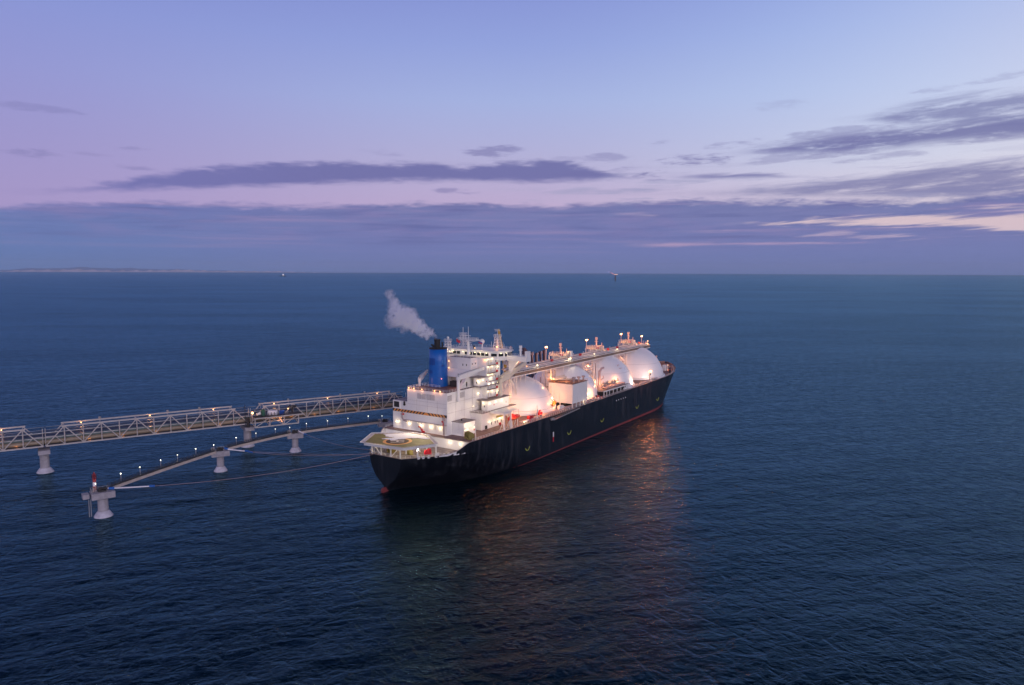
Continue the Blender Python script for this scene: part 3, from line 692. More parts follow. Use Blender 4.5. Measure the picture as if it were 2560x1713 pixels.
# stair recesses with decks on the starboard side of the tower
for i,z0 in enumerate((31.5,35.2,39.0,42.6,46.1)):
    MB().box((53.6,-12.95,z0-.12),(60.6 if i else 60,-11.82,z0+.05)).build('balcony',M['deck'],tower)
    MB().rail([(53.7,-12.8,z0+.05),(60.2,-12.8,z0+.05)],1.0,1.6,.04).build('balcony_rail',M['white'],tower)
    for dx in (54.6,56.6):
        MB().box((dx-.45,-11.88,z0+.2),(dx+.45,-11.82,z0+2.3)).build('door',M['cream'],tower)
    MB().box((60.2,-11.88,z0+1.0),(60.5,-11.82,z0+1.9)).build('porthole',M['glass'],tower)
    MB().box((62.2,-11.88,z0+1.0),(62.5,-11.82,z0+1.9)).build('porthole',M['glass'],tower)
    MB().box((59.6,-13.0,z0+.1),(60.6,-12.5,z0+1.0)).build('red_box',M['red'],tower)
sidebox=MB().box((47.3,-12.6,37.6),(59,-9.0,41.2)).build('side_deckhouse',M['white'],ship)
MB().box((46.7,-13.0,41.2),(59.5,-6.9,41.35)).build('house_roof',M['deckgrey'],sidebox)
MB().box((46.5,-13.2,37.2),(66,-9.22,37.5)).build('side_gallery',M['deckgrey'],sidebox)
for p in ((47.25,-10.3),(47.25,-9.6)): pass
MB().box((47.24,-10.9,38.6),(47.29,-10.5,39.5)).build('porthole',M['glass'],sidebox)
MB().box((51.8,-12.66,38.9),(52.5,-12.61,39.5)).build('red_box',M['red'],sidebox)
for z0 in (20.4,24.0,27.6):
    for y0 in ((-7.5,-3.2) if z0<22 else ()): MB().box((27.93,y0,z0),(27.98,y0+.8,z0+1.9)).build('door',M['cream'],cas)
for z0 in (43.2,46.6): 
    for x0 in (49.2,51.4): MB().box((x0,-6.87,z0),(x0+.45,-6.81,z0+.7)).build('porthole',M['glass'],ann)
mb=MB()
for z0 in (28.0,32.2): mb.box((28.3,-9.26,z0),(52,-9.21,z0+.07))
for x0 in (34,40,46): mb.box((x0,-9.26,19),(x0+.07,-9.21,36.6))
mb.build('plate_seams',M['louver'],cas)
mb=MB()
for z0 in (30.2,32.0): mb.box((27.95,-9,z0),(27.99,12.8,z0+.06))
for y0 in (-4,1.5,7.5): mb.box((27.95,y0,27.6),(27.99,y0+.06,33))
mb.build('plate_seams',M['louver'],cas)
# wheelhouse
wh=MB(); wh.prism([(60,13.6),(60,-9),(61,-12.5),(64,-14),(70.5,-14),(72,-8),(72.6,0),(72,9),(70.5,14),(63,14.5)],47.6,51.6)
wh=wh.build('wheelhouse',M['white'],ship)
MB().prism([(59.5,14),(59.4,-9.2),(60.6,-13),(63.8,-14.6),(71,-14.6),(72.6,-8),(73.2,0),(72.6,9),(71,14.6),(62.6,15)],51.6,52.0).build('wheelhouse_roof',M['white'],wh)
def win(x0,y0,x1,y1,z0,z1,parent):
    d=Vector((x1-x0,y1-y0,0)).normalized(); nrm=Vector((d.y,-d.x,0)); 
    if nrm.dot(Vector((-1,-1,0)))<0: nrm=-nrm
    a=Vector((x0,y0,0))+nrm*.04; b=Vector((x1,y1,0))+nrm*.04
    mb=MB(); mb.add([(a.x,a.y,z0),(b.x,b.y,z0),(b.x,b.y,z1),(a.x,a.y,z1)],[(0,1,2,3)])
    # a pane with depth
    mb.add([(a.x-nrm.x*.03,a.y-nrm.y*.03,z0),(b.x-nrm.x*.03,b.y-nrm.y*.03,z0),(b.x-nrm.x*.03,b.y-nrm.y*.03,z1),(a.x-nrm.x*.03,a.y-nrm.y*.03,z1)],[(0,1,2,3)])
    mb.build('window',M['glass'],parent)
for k in range(9):
    y0=12.6-k*2.35
    if abs(y0-7.9)<.1 : continue
    win(60,y0,60,y0-1.9,49.5,50.8,wh)
win(60.1,-9.4,60.9,-12.1,49.5,50.8,wh); win(61.4,-12.7,63.6,-13.8,49.5,50.8,wh)
for x0 in (64.6,67.0,69.0): win(x0,-14,x0+1.7,-14,49.3,50.9,wh)
railbox([(60,13.8,52),(60,-9,52),(64,-14.2,52),(70.8,-14.2,52),(72.6,0,52),(70.8,14.2,52),(63,14.6,52)],True)
MB().box((58.8,-7.5,47.5),(60,13.4,47.7)).build('wheelhouse_gallery',M['deckgrey'],wh)
# bridge wings right out to the ship's side
for sgn in (-1,1):
    w=MB().box((66.2,min(sgn*14,sgn*24.6),47.3),(70.2,max(sgn*14,sgn*24.6),49.6)).build('bridge_wing',M['white'],ship)
    MB().box((65.8,sgn*23.0-1.1,49.6),(70.4,sgn*23.0+1.1,51.6)).build('wing_station',M['white'],w) if sgn>0 else MB().box((67.5,-24.5,49.6),(70.0,-23.0,52.0)).build('wing_station',M['white'],w)
    mb=MB(); mb.add([],[]); 
    mb.prism_x([(sgn*14.05,47.3),(sgn*14.05,41),(sgn*14.9,41),(sgn*19,47.3)],67.6,68.8); mb.build('wing_bracket',M['white'],w)
    mb=MB(); mb.rail([(66.3,sgn*14.5,49.6),(66.3,sgn*24.4,49.6)],1.1,2,.04); mb.build('wing_rail',M['white'],w)
mb=MB(); mb.cyl((68.3,-20.2,49.6),(68.3,-20.2,53.2),.45,n=12); mb.cyl((68.3,-20.2,53.2),(68.3,-20.2,54.4),.75,n=12); mb.cyl((68.3,-20.2,52.2),(68.3,-20.2,52.5),.85,n=12); mb.build('signal_post',M['white'],ship)
# deckhouses to starboard of the casing
d1=MB().box((31.2,-15.6,18.55),(39.4,-9.2,24.2)).build('aft_deckhouse',M['white'],ship)
MB().box((30.9,-15.9,24.2),(39.7,-9.2,24.35)).build('house_roof',M['deckgrey'],d1); MB().box((30.9,-16.0,21.6),(39.8,-15.6,21.75)).build('ledge',M['white'],d1)
MB().cyl((34.5,-12,24.3),(34.5,-12,25.2),.3).build('ventilator',M['dark'],d1); MB().box((38.3,-15.7,19.8),(39.0,-15.62,20.5)).build('red_box',M['red'],d1)
d2=MB().box((44.8,-15.2,18.55),(62,-9.2,26.2)).build('side_house',M['white'],ship)
MB().box((43.9,-16.4,26.2),(66,-9.2,26.4)).build('boat_deck',M['deckgrey'],d2); MB().rail([(44,-9.4,26.4),(44,-16.3,26.4),(50,-16.3,26.4)],1.0).build('boat_deck_rail',M['white'],d2)
for x0 in (52,55,57,60): MB().box((x0,-15.28,19.9),(x0+.35,-15.21,21.1)).build('porthole',M['glass'],d2)
MB().box((47.2,-15.4,18.7),(48.8,-15.22,20.2)).build('dark_door',M['void'],d2); MB().box((58.2,-15.6,18.7),(59.4,-15.2,19.7)).build('red_box',M['red'],d2); MB().box((56,-15.25,22.2),(61.5,-15.21,23.2)).build('green_locker',M['green'],d2)
d3=MB().box((49.4,-15.0,26.42),(66.5,-11.8,30.9)).build('lifeboat_house',M['white'],ship)
MB().box((48.9,-15.5,30.9),(67.2,-9.2,31.1)).build('house_roof',M['deckgrey'],d3)
MB().box((49.34,-13.6,28.0),(49.39,-13.2,28.8)).build('porthole',M['glass'],d3); MB().box((54.2,-15.06,28.3),(54.8,-15.01,29.0)).build('red_box',M['red'],d3); MB().box((64,-15.06,28.0),(64.3,-15.01,28.9)).build('porthole',M['glass'],d3)
MB().box((66,-16.5,26.2),(70.5,-13.8,26.45)).build('boat_deck_wing',M['deckgrey'],d2)
# davit frame
mb=MB(); 
for x in (50.2,55.5): mb.bar((x,-16,25.9),(x,-23.4,25.9),.6,.8); mb.bar((x,-23.4,18.6),(x,-23.4,26.2),.6); mb.bar((x,-21.2,18.6),(x,-23.0,22.5),.25)
mb.bar((50.2,-23.4,25.9),(55.5,-23.4,25.9),.5,.7); mb.box((50,-23.2,26.2),(62,-16.4,26.35)); mb.build('davit_frame',M['white'],ship)
mb=MB(); 
for x in (58.0,62.6): mb.bar((x-1.0,-23.2,18.6),(x,-22.4,21.6),.3); mb.bar((x+1.0,-20.2,18.6),(x,-21.4,21.6),.3); mb.bar((x,-20.4,22),(x+.6,-19.4,26.2),.35); mb.bar((x+.6,-19.4,26.2),(x+.3,-22,26.0),.3)
mb.build('boat_cradle',M['white'],ship)
# cranes
def crane(base,top,tip,r,name,m='white',w0=1.6,w1=.7,cabin=True):
    mb=MB(); mb.cyl(base,top,r,n=16); mb.cyl((top[0],top[1],top[2]-.6),(top[0],top[1],top[2]+.8),r*1.35,n=16); o=mb.build(name,M[m],ship)
    b=MB(); a=Vector(top)+Vector((0,0,.5)); c=Vector(tip); d=(c-a); sd=d.cross(Vector((0,0,1))).normalized(); up=sd.cross(d).normalized()
    vs_=[p+sd*s1*w*.5+up*s2*w*.6 for p,w in ((a,w0),(a.lerp(c,.25),w0*1.15),(c,w1)) for s1,s2 in ((-1,-1),(1,-1),(1,1),(-1,1))]
    fs=[(3,2,1,0),(8,9,10,11)]
    for q in (0,4): fs+=[(q+k,q+(k+1)%4,q+4+(k+1)%4,q+4+k) for k in range(4)]
    b.add(vs_,fs); b.build('boom',M[m],o)
    MB().bar(Vector(top)+Vector((0,0,1.8)),a.lerp(c,.8)+Vector((0,0,.9)),.12).cyl(Vector(top),Vector(top)+Vector((0,0,2.2)),.25).build('hoist_wire',M['grey'],o)
    return o
crane((35.1,-9.9,32.4),(35.1,-9.9,42.3),(54.3,-10.6,45.2),.75,'provision_crane')
crane((61.8,-13.6,31.2),(61.8,-13.6,38.4),(81.5,-14.6,45.0),.7,'hose_crane','cream',2.0,1.2)
crane((37.5,14.0,31.1),(37.5,14.0,39.2),(46.5,17.0,42.5),.55,'port_crane','white',1.3,.6)
# masts and towers
def lattice(x,y,z0,z1,w,name,top=None):
    mb=MB(); h=w/2; ht=h*.62; n=4
    for i in range(n):
        a=z0+(z1-z0)*i/n; b=z0+(z1-z0)*(i+1)/n; ra=h+(ht-h)*i/n; rb=h+(ht-h)*(i+1)/n
        cs=((-1,-1),(1,-1),(1,1),(-1,1))
        for k in range(4):
            c,c2=cs[k],cs[(k+1)%4]
            mb.bar((x+c[0]*ra,y+c[1]*ra,a),(x+c[0]*rb,y+c[1]*rb,b),.2); mb.bar((x+c[0]*rb,y+c[1]*rb,b),(x+c2[0]*rb,y+c2[1]*rb,b),.14)
            mb.bar((x+c[0]*ra,y+c[1]*ra,a),(x+c2[0]*rb,y+c2[1]*rb,b),.12)
    mb.box((x-h*.9,y-h*.9,z1),(x+h*.9,y+h*.9,z1+.15)); mb.rail([(x-h*.9,y-h*.9,z1+.15),(x+h*.9,y-h*.9,z1+.15),(x+h*.9,y+h*.9,z1+.15),(x-h*.9,y+h*.9,z1+.15)],1.1,1.2,.05,closed=True)
    o=mb.build(name,M['white'],ship)
    if top: MB().cyl((x,y,z1),(x,y,top-.8),.28).sphere((x,y,top-.5),.6,8).build('antenna',M['white'],o)
    return o
lattice(57.5,13.6,49.4,55.2,2.9,'lattice_tower',57.6)
MB().box((57,11,47.5),(61,15.4,49.4)).build('tower_base',M['deck'],ship)
lattice(66.5,11.5,52,57.6,3.0,'lattice_tower'); MB().cyl((66.5,11.5,52),(66.5,11.5,61.6),.2,.1).build('whip_antenna',M['white'],ship)
lattice(72.5,-4.5,52,57.2,3.0,'lattice_tower'); mb=MB(); mb.cyl((72.5,-4.5,52),(72.5,-4.5,60.4),.16,.1); mb.bar((71,-4,60.2),(74,-5,60.2),.18); mb.bar((72.5,-2.6,60.8),(72.5,-5.4,60.8),.15); mb.build('wind_sensor',M['white'],ship)
rm=MB().cyl((59.4,3.0,49.4),(59.4,3.0,56.6),.75,.55,n=14); rm=rm.build('radar_mast',M['white'],ship)
mb=MB(); mb.box((58.2,-1.8,56.2),(60.8,8.2,56.4)); mb.rail([(58.2,-1.8,56.4),(60.8,-1.8,56.4),(60.8,8.2,56.4),(58.2,8.2,56.4)],1.1,1.2,.05,closed=True); mb.bar((59.4,3,55),(59.4,7,56.2),.2); mb.bar((59.4,3,55),(59.4,-1,56.2),.2); mb.bar((59.2,-4.6,56.9),(59.2,10,56.9),.16); mb.build('crosstree',M['white'],rm)
MB().cyl((59.4,3,56.4),(59.4,3,62.6),.16,.1).bar((59.4,1.7,58.4),(59.4,4.3,58.4),.35,.22).build('radar_scanner',M['white'],rm)
def flag(c,cols,nm):
    x,y,z=c
    for i,cc in enumerate(cols):
        mb=MB(); h=1.5/len(cols); n=6; vs_=[]
        for k in range(n+1):
            yy=y-2.0*k/n; xx=x+.18*math.sin(k*1.4); zz=z-.10*k
            vs_+=[(xx,yy,zz-h*i),(xx,yy,zz-h*(i+1))]
        mb.add(vs_,[(2*k,2*k+2,2*k+3,2*k+1) for k in range(n)],True)
        mb.build(nm,mat('flag_%s'%('_'.join('%02d'%int(q*99) for q in cc)),cc,.8),rm)
flag((59.2,9.8,56.7),[(.6,.02,.05)],'red_flag'); flag((59.2,-3.0,56.9),[(.7,.7,.72),(.03,.07,.4),(.5,.03,.05)],'striped_flag')
mb=MB(); mb.cyl((65.5,-.5,52),(65.5,-.5,54.2),.3); mb.sphere((65.5,-.5,55.4),1.15,10,1.1); mb.build('satellite_dome',M['white'],ship)
mb=MB(); mb.cyl((63,2.4,52),(63,2.4,53.6),.45); mb.build('black_vent',M['black'],ship)
for p in ((68,8),(70,4),(69,-10),(67,-12),(64,9),(71,-2)): MB().cyl((p[0],p[1],52),(p[0],p[1],54.6+random.random()*1.2),.07).build('whip_antenna',M['white'],ship)

# ---- cargo domes
DOME=[(97.5,16.2,19.2),(143.5,16.8,20.4),(188.0,16.8,22.0),(235.0,17.2,22.6)]
domes=[]
for i,(dx,zc,r) in enumerate(DOME):
    zd=zdeck(dx)+ (.9 if i else 2.2)
    th0=math.asin((zd-zc)/r)
    prof=[(r*math.cos(th0+(PI/2-th0)*k/28),zc+r*math.sin(th0+(PI/2-th0)*k/28)) for k in range(29)]; prof[-1]=(.01,prof[-1][1])
    o=MB().revolve((dx,0),prof,96).build('tank_dome',M['dome'],ship); domes.append(o)
    rb=prof[0][0]
    MB().revolve((dx,0),[(rb+1.0,zdeck(dx)-.4),(rb+.9,zd-.2),(rb+.05,zd-.05)],96).build('dome_skirt',M['dome'],o)
    th=math.asin(.52); MB().revolve((dx,0),[(r*math.cos(th-.006)+.02,zc+r*math.sin(th-.006)),(r*math.cos(th)+.06,zc+r*math.sin(th)),(r*math.cos(th+.006)+.02,zc+r*math.sin(th+.006))],96).build('weld_seam',M['seam'],o)
    # service platform round the tank crown
    top=zc+r; px_,py_=dx,2.5; pz=max(top+1.4,41.2)
    w=5.7
    p=MB().revolve((px_,py_),[(.01,pz+.0),(w,pz),(w,pz+.3),(.01,pz+.3)],20).build('crown_platform',M['cream'],ship)
    mb=MB(); mb.rail([(px_+w*.96*math.cos(2*PI*k/12),py_+w*.96*math.sin(2*PI*k/12),pz+.3) for k in range(12)],1.2,1.6,.08,closed=True); mb.build('platform_rail',M['white'],p)
    MB().revolve((px_,py_),[(3.6,top-2.2),(3.4,pz)],20).build('crown_trunk',M['white'],p)
    mb=MB()
    for k in range(10):
        a=2*PI*k/10; mb.bar((px_+5.6*math.cos(a),py_+5.6*math.sin(a),top-2.5),(px_+5.9*math.cos(a),py_+5.9*math.sin(a),pz),.3)
    mb.build('platform_leg',M['white'],p)
    mb=MB(); rr=random.Random(i)
    for k in range(11):
        a=rr.random()*2*PI; q=rr.random()*4.6; h=.8+rr.random()*1.3; mb.cyl((px_+q*math.cos(a),py_+q*math.sin(a),pz+.3),(px_+q*math.cos(a),py_+q*math.sin(a),pz+.3+h),.2+.22*rr.random(),n=8)
    for k in range(4):
        a=rr.random()*2*PI; mb.tube([(px_+4*math.cos(a),py_+4*math.sin(a),pz+1),(px_-3*math.cos(a+.8),py_-3*math.sin(a+.8),pz+1),(px_-3*math.cos(a+.8),py_-3*math.sin(a+.8),pz+.3)],.25)
    mb.build('crown_pipework',M['pinkgrey'],p)
    if i>0:
        mb=MB(); mb.cyl((dx,1.5,pz),(dx,1.5,pz+6.6),.52,.45,n=14); mb.cyl((dx,1.5,pz+5.6),(dx,1.5,pz+7.0),.75,n=14); mb.cyl((dx,1.5,pz+4.3),(dx,1.5,pz+4.5),1.1,n=14); mb.build('vent_mast',M['armpink'],ship)
    MB().cyl((dx+5.2,0.5,pz),(dx+5.2,.5,pz+3.4),.22,n=8).build('short_vent',M['armpink'],p)
    MB().box((dx-3.5,-1.5,pz+.3),(dx-2.2,-.3,pz+1.3)).build('valve_box',M['red'],p)
    light((px_+1,py_-3,pz+2.6),330,ORG,ship,.3); light((px_-4.5,py_-2,pz-1.2),170,ORG,ship,.3); light((px_+3.5,py_-5.5,pz-1.0),110,ORG,ship,.3)
def floodpost(x,y,z0,z1,heads=2,power=1200,rad=.35,s=.46):
    o=MB().cyl((x,y,z0),(x,y,z1),.22,.18,n=10).build('floodlight_post',M['armpink'],ship)
    for k in range(heads):
        dx=(k-(heads-1)/2)*1.3
        MB().sphere((x+dx,y,z1+.35),s,7).build('floodlight',M['lampO'],o)
    MB().box((x-1.1,y-.35,z1+.0),(x+1.1,y+.35,z1+.12)).build('lamp_bracket',M['armpink'],o)
    light((x,y-.9,z1+.9),power,ORG,ship,rad,spec=1.0)
floodpost(133.5,5.0,39,46.2,2,1400); floodpost(180.0,4.2,39,46.6,2,1400); floodpost(227.0,3.2,39,46.9,2,1400); floodpost(246.6,-3.0,30,44.4,2,1100)
# stair tower at the forward end of the walkway
mb=MB()
for a,b in ((247.6,-5.6),(250.4,-5.6),(247.6,-3),(250.4,-3)): mb.bar((a,b,20),(a,b,41.5),.22)
for z in (24,28,32,36,39.5): mb.box((247.4,-5.8,z),(250.6,-2.8,z+.15)); mb.rail([(247.4,-5.8,z+.15),(250.6,-5.8,z+.15)],1,1.6,.05)
mb.build('stair_tower',M['armpink'],ship)
for z in (41.4,39.2,37.4): MB().sphere((250.6,-5.9,z),.4,6).build('small_lamp',M['lampO2'],ship)
light((250.8,-6.4,40),260,ORG,ship)

# ---- elevated walkway over the domes
cw=MB().box((79,-7.6,37.6),(250,-3.0,37.85)).build('elevated_walkway',M['deckgrey'],ship)
MB().box((79,-7.95,36.95),(250,-7.62,37.45)).build('near_girder',M['white'],cw)
MB().box((82,-7.85,37.5),(250,-7.65,38.9)).build('side_plating',mat('walkway_side_shaded',(.20,.15,.12),.7,var=.4),cw)  # shade on the side girder is put into its dark brown colour
MB().box((82,-7.95,38.9),(250,-7.6,39.1)).build('top_rail',M['white'],cw)
mb=MB(); mb.rail([(79,-3.1,37.85),(250,-3.1,37.85)],1.1,3,.05); mb.build('walkway_railing',M['white'],cw)
for y,z,r,mt in ((-6.8,39.35,.26,'grey'),(-6.0,39.5,.24,'white'),(-5.0,39.6,.34,'pinkgrey'),(-3.9,39.7,.3,'white'),(-2.8,39.75,.42,'pinkgrey'),(-1.6,39.9,.26,'grey'),(-.6,40.0,.3,'white'),(.6,40.1,.36,'pinkgrey')):
    MB().cyl((84,y,z),(248,y,z),r,n=8).build('cargo_pipe',M[mt],cw)
mb=MB(); 
for x in range(86,250,4): mb.bar((x,-7.4,39.0),(x,1.2,39.3),.25); mb.bar((x,1.0,37.8),(x,1.0,41.2 if x%12==2 else 40.4),.16)
mb.build('pipe_bridge',M['white'],cw)
for x in (72.5,78.5,84.5,120,123,162,166.5,209,213):
    zb=zdeck(x); mb=MB()
    for y in (-7.5,-1.0): mb.bar((x,y,zb),(x,y,37.3),.32)
    mb.bar((x,-7.5,30),(x,-1,36.5),.18); mb.bar((x,-7.5,36.9),(x,1,36.9),.3)
    mb.build('support_post',M['white'],cw)
mb=MB()
for x in (88,92.5,104,109,113,131,137,151,156,173,178,184,197,203,219,225): mb.bar((x,-7.7,31.5),(x,-7.7,37),.14)
for x in range(80,86,3): mb.bar((x,-7.7,34),(x+3,-7.7,37),.16)
mb.build('hanger',M['white'],cw)
for x in (93.2,126.3,158.7,195.1,208.5,243):
    z=38.6 if x<200 else 40.5
    mb=MB(); mb.cyl((x,-3,38),(x,-3,40.3),.25); mb.build('monitor_post',M['red'],cw)
    mb=MB(); mb.box((x-.6,-3.6,39.6),(x+.7,-2.4,41.2)); mb.bar((x-.3,-3,40),(x-2.3,-3.4,39.4),.45); mb.build('fire_monitor',M['red'],cw)
for x in (104,137.5,139.2,168,199): 
    MB().sphere((x,-7.3,40.5),.38,6).build('small_lamp',M['lampY'],cw); light((x,-8.6,40.4),130,WRM,ship,.2)
for x,h in ((146.5,2.6),): 
    o=MB().box((x-1.1,-4,40.6),(x+1.1,-2,43.8)).build('white_cabinet',M['white'],cw); MB().box((x-1.15,-3.3,41.0),(x-1.11,-2.8,43.4)).build('cabinet_door',M['void'],o)
# frame with X bracing and platform aft of the first dome
mb=MB(); 
for a,b in ((70.5,74),(74,77.5),(77.5,81)): mb.bar((a,-9.0,37.0),((a+b)/2,-9,33.5),.22); mb.bar(((a+b)/2,-9,33.5),(b,-9,37.0),.22)
for a in (70.5,77.5): mb.bar((a,-9,28),(a,-9,37),.25)
mb.bar((68,-9,37.1),(82,-8.2,37.1),.35); mb.bar((64.1,-12.5,36.0),(68.5,-12.8,36.3),.25); mb.bar((68.5,-12.8,36.3),(64.1,-12.2,29.5),.25)
mb.build('braced_frame',M['white'],ship)
light((74,-10,27),1100,ORG,ship,.4); light((76,-13.5,32),260,WRM,ship,.3); light((80,4,41),500,ORG,ship,.4); light((68.3,-20.2,46.6),190,WRM,ship,.3)
MB().sphere((68.0,-18.2,46.9),.4,6).build('small_lamp',M['lampY'],ship)
MB().box((70.6,2,37),(80,12,42.8)).build('cargo_control_house',M['pinkgrey'],ship)

# ---- cargo machinery house on stilts
comp=MB(); comp.box((112.2,-23.6,20.9),(128.2,-9.2,31.0)); comp=comp.build('machinery_house',M['white'],ship)
MB().box((111.9,-23.9,31.0),(128.5,-8.9,31.15)).build('house_roof',M['deck'],comp)
for x in (112.8,117,121,124.5,127.6):
    for y in (-23.2,-16,-10): MB().bar((x,y,18.6),(x,y,20.95),.45).build('stilt',M['white'],comp)
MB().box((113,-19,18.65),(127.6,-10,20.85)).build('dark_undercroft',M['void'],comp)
MB().bar((106.5,-19.5,20.8),(111.8,-22.4,18.7),.35).build('brace',M['white'],comp)
for x,y in ((115.2,-22.4),(118.3,-21),(121.3,-22.2),(125.6,-22.6)):
    MB().cyl((x,y,31.1),(x,y,33.2),.45,n=12).cyl((x,y,33.2),(x,y,33.9),.95,n=14).build('mushroom_vent',M['pinkgrey'],comp)
mb=MB(); mb.tube([(111.6,-11,38),(111.6,-11,33.0),(113.5,-13,32.6),(119,-20,32.6)],.4); mb.tube([(114,-12,32.2),(126,-12,32.2)],.5); mb.tube([(115,-10.5,32.9),(127,-10.5,32.9)],.35); mb.build('roof_pipework',M['cream'],comp)
mb=MB(); mb.rail([(112,-9,31.15),(112,-23.7,31.15),(128.3,-23.7,31.15)],1.1,2,.04); mb.build('roof_railing',M['orange'],comp)
mb=MB(); mb.tube([(111.9,-11.5,21),(111.9,-11.5,29.5)],.3); mb.tube([(111.9,-10.2,21),(111.9,-10.2,30.5)],.2); mb.build('wall_pipe',M['white'],comp)
light((110.0,-13,33.6),600,ORG,ship,.3); light((106.5,-15,24.0),1300,ORG,ship,.3); light((119,-16,33.6),320,ORG,ship,.3); light((124.6,-24.3,20.2),40,WRM,ship,.2)
MB().sphere((110.6,-13.4,33.0),.3,6).build('small_lamp',M['lampO2'],comp)
# ---- cargo manifold platform
mf=MB(); mf.prism([(147,-15),(150.5,-22.6),(184.5,-22.6),(187,-19),(187,-15)],21.7,22.1); mf=mf.build('manifold_platform',M['deckgrey'],ship)
MB().prism([(149.9,-22.9),(185,-22.9),(185,-22.62),(149.9,-22.62)],21.6,22.2).build('drip_tray',M['white'],mf)
for x in (151,154.5,158,163,168,173,178,183): MB().bar((x,-22.3,18.9),(x,-22.3,21.7),.35).build('stilt',M['white'],mf)
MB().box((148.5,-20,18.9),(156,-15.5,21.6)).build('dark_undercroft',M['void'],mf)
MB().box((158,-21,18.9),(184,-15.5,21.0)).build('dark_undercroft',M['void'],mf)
rr=random.Random(3); mb=MB(); mb2=MB()
for k in range(11):
    x=158+k*2.2; mb.tube([(x,-14.5,23.0),(x,-19.5,23.0),(x,-21.3,23.0)],.42); mb.cyl((x,-21.3,23),(x,-21.6,23),.7,n=12); mb2.cyl((x,-18+rr.random(),23.2),(x,-18,24.6+rr.random()*1.3),.3); mb2.cyl((x,-18,24.4),(x,-18,24.9),.55)
    mb.cyl((x+.8,-16.5,22.1),(x+.8,-16.5,24+rr.random()*1.5),.25)
mb.build('manifold_pipe',M['armpink'],mf); mb2.build('manifold_valve',M['grey'],mf)
MB().tube([(157,-20.6,22.6),(182,-20.6,22.6)],.35).build('drain_pipe',M['pinkgrey'],mf)
MB().box((185.2,-19.8,22.1),(186.8,-18,24.6)).build('small_cabin',M['white'],mf); 
for x in (156,166,176,184): light((x,-18.5,25.6),330,ORG,ship,.3)
for x in (152,159.5,170,181): MB().sphere((x,-17,24.2),.3,6).build('small_lamp',M['lampO2'],mf)
# manifold crane beside dome three
mb=MB(); mb.cyl((157.2,-16.2,19),(157.2,-16.2,32.5),.9,.7,n=14); mb.tube([(157.2,-16.2,31),(158.6,-16.6,33.6),(160.8,-17,33.8)],.6); mb.tube([(157.6,-17,22),(159.4,-17.6,23.4),(159.4,-17.6,26)],.35); mb.tube([(157.6,-17,27),(159.2,-17.6,28),(159.2,-17.6,29.5)],.3)
mb.build('cargo_crane_post',M['armpink'],ship)
mb=MB(); mb.tube([(183.4,-15.2,21),(183.4,-15.2,33.0)],.18); mb.tube([(185.0,-15.2,21),(185,-15.2,33)],.18)
for z in range(22,33,1): mb.bar((183.4,-15.2,z),(185,-15.2,z),.12)
mb.revolve((184.5,-15.8),[(1.6,26.8),(1.6,27.1)],16); mb.revolve((184.5,-15.8),[(1.4,30.8),(1.4,31.1)],16); mb.build('access_ladder',M['armpink'],ship)
# tall pipes and stair frames in the gaps between domes
for x0 in (120.5,166,211.5):
    mb=MB(); rr=random.Random(int(x0))
    for k in range(9):
        x=x0+rr.uniform(-3,3); y=rr.uniform(-12,8); mb.cyl((x,y,19),(x,y,rr.uniform(27,37)),rr.uniform(.15,.35),n=7)
    for z in (23,27,31,34.5): mb.box((x0-1.8,-6.5,z),(x0+1.8,-3.5,z+.12)); mb.bar((x0-1.8,-6.5,z),(x0+1.8,-6.5,z+3.2),.14)
    for a in (-1.8,1.8):
        for b in (-6.5,-3.5): mb.bar((x0+a,b,19),(x0+a,b,37),.18)
    mb.build('gap_pipework',M['pinkgrey'],ship)
    light((x0,-9,24),420 if x0<200 else 200,ORG,ship,.4); light((x0,-4,33),350,ORG,ship,.4)
# ---- weather deck clutter on the starboard side
rr=random.Random(11)
for y,r in ((-22.8,.18),(-22.1,.25),(-21.2,.3)):
    MB().cyl((66,y,19.4),(147,y,19.6),r,n=6).build('deck_pipe',M['armpink'],ship)
    MB().cyl((188,y,19.8),(236,y if y>-22.5 else y+.6,20.3),r,n=6).build('deck_pipe',M['armpink'],ship)
for k in range(26):
    x=rr.choice([rr.uniform(68,108),rr.uniform(130,148),rr.uniform(190,232)]); y=-rr.uniform(20.4,23.6); z=zdeck(x); w=rr.uniform(.3,.9); h=rr.uniform(.5,1.3)
    if rr.random()<.5: MB().box((x-w,y-w*.5,z),(x+w,y+w*.5,z+h)).cyl((x,y,z+h),(x,y,z+h+.4),w*.3).build('deck_locker',M[rr.choice(['white','pinkgrey','grey','red'])],ship)
    else: MB().cyl((x,y,z),(x,y,z+h+.3),.2).cyl((x,y,z+h),(x,y,z+h+.5),.4).build('deck_ventilator',M[rr.choice(['pinkgrey','grey','dark'])],ship)
mb=MB(); mb.box((72.5,-22.6,18.6),(74.2,-21.2,21.2)); mb.cyl((74.8,-22,20.3),(76.2,-22,20.3),.7); mb.box((83.5,-21.2,18.6),(86.5,-19.6,20.8)); mb.sphere((85.2,-20.6,21.1),.8,6); mb.build('red_deck_machine',M['red'],ship)
mb=MB(); mb.cyl((78.6,-23.0,18.6),(78.6,-23.0,25.4),.25,n=8); mb.box((78,-23.3,22.5),(79.2,-22.7,23.4)); mb.build('signal_post',M['white'],ship)
MB().box((102,-21.8,18.6),(104.5,-20.6,21.2)).box((105,-21.6,18.6),(106.6,-20.6,21)).build('white_locker',M['white'],ship)
mb=MB(); mb.cyl((99.5,-19.2,21.8),(103.6,-17.8,22.3),.6,n=14); mb.cyl((103.0,-18,22.2),(104.2,-17.6,22.4),1.0,n=14); mb.build('cargo_hose_reel',M['orange'],ship)
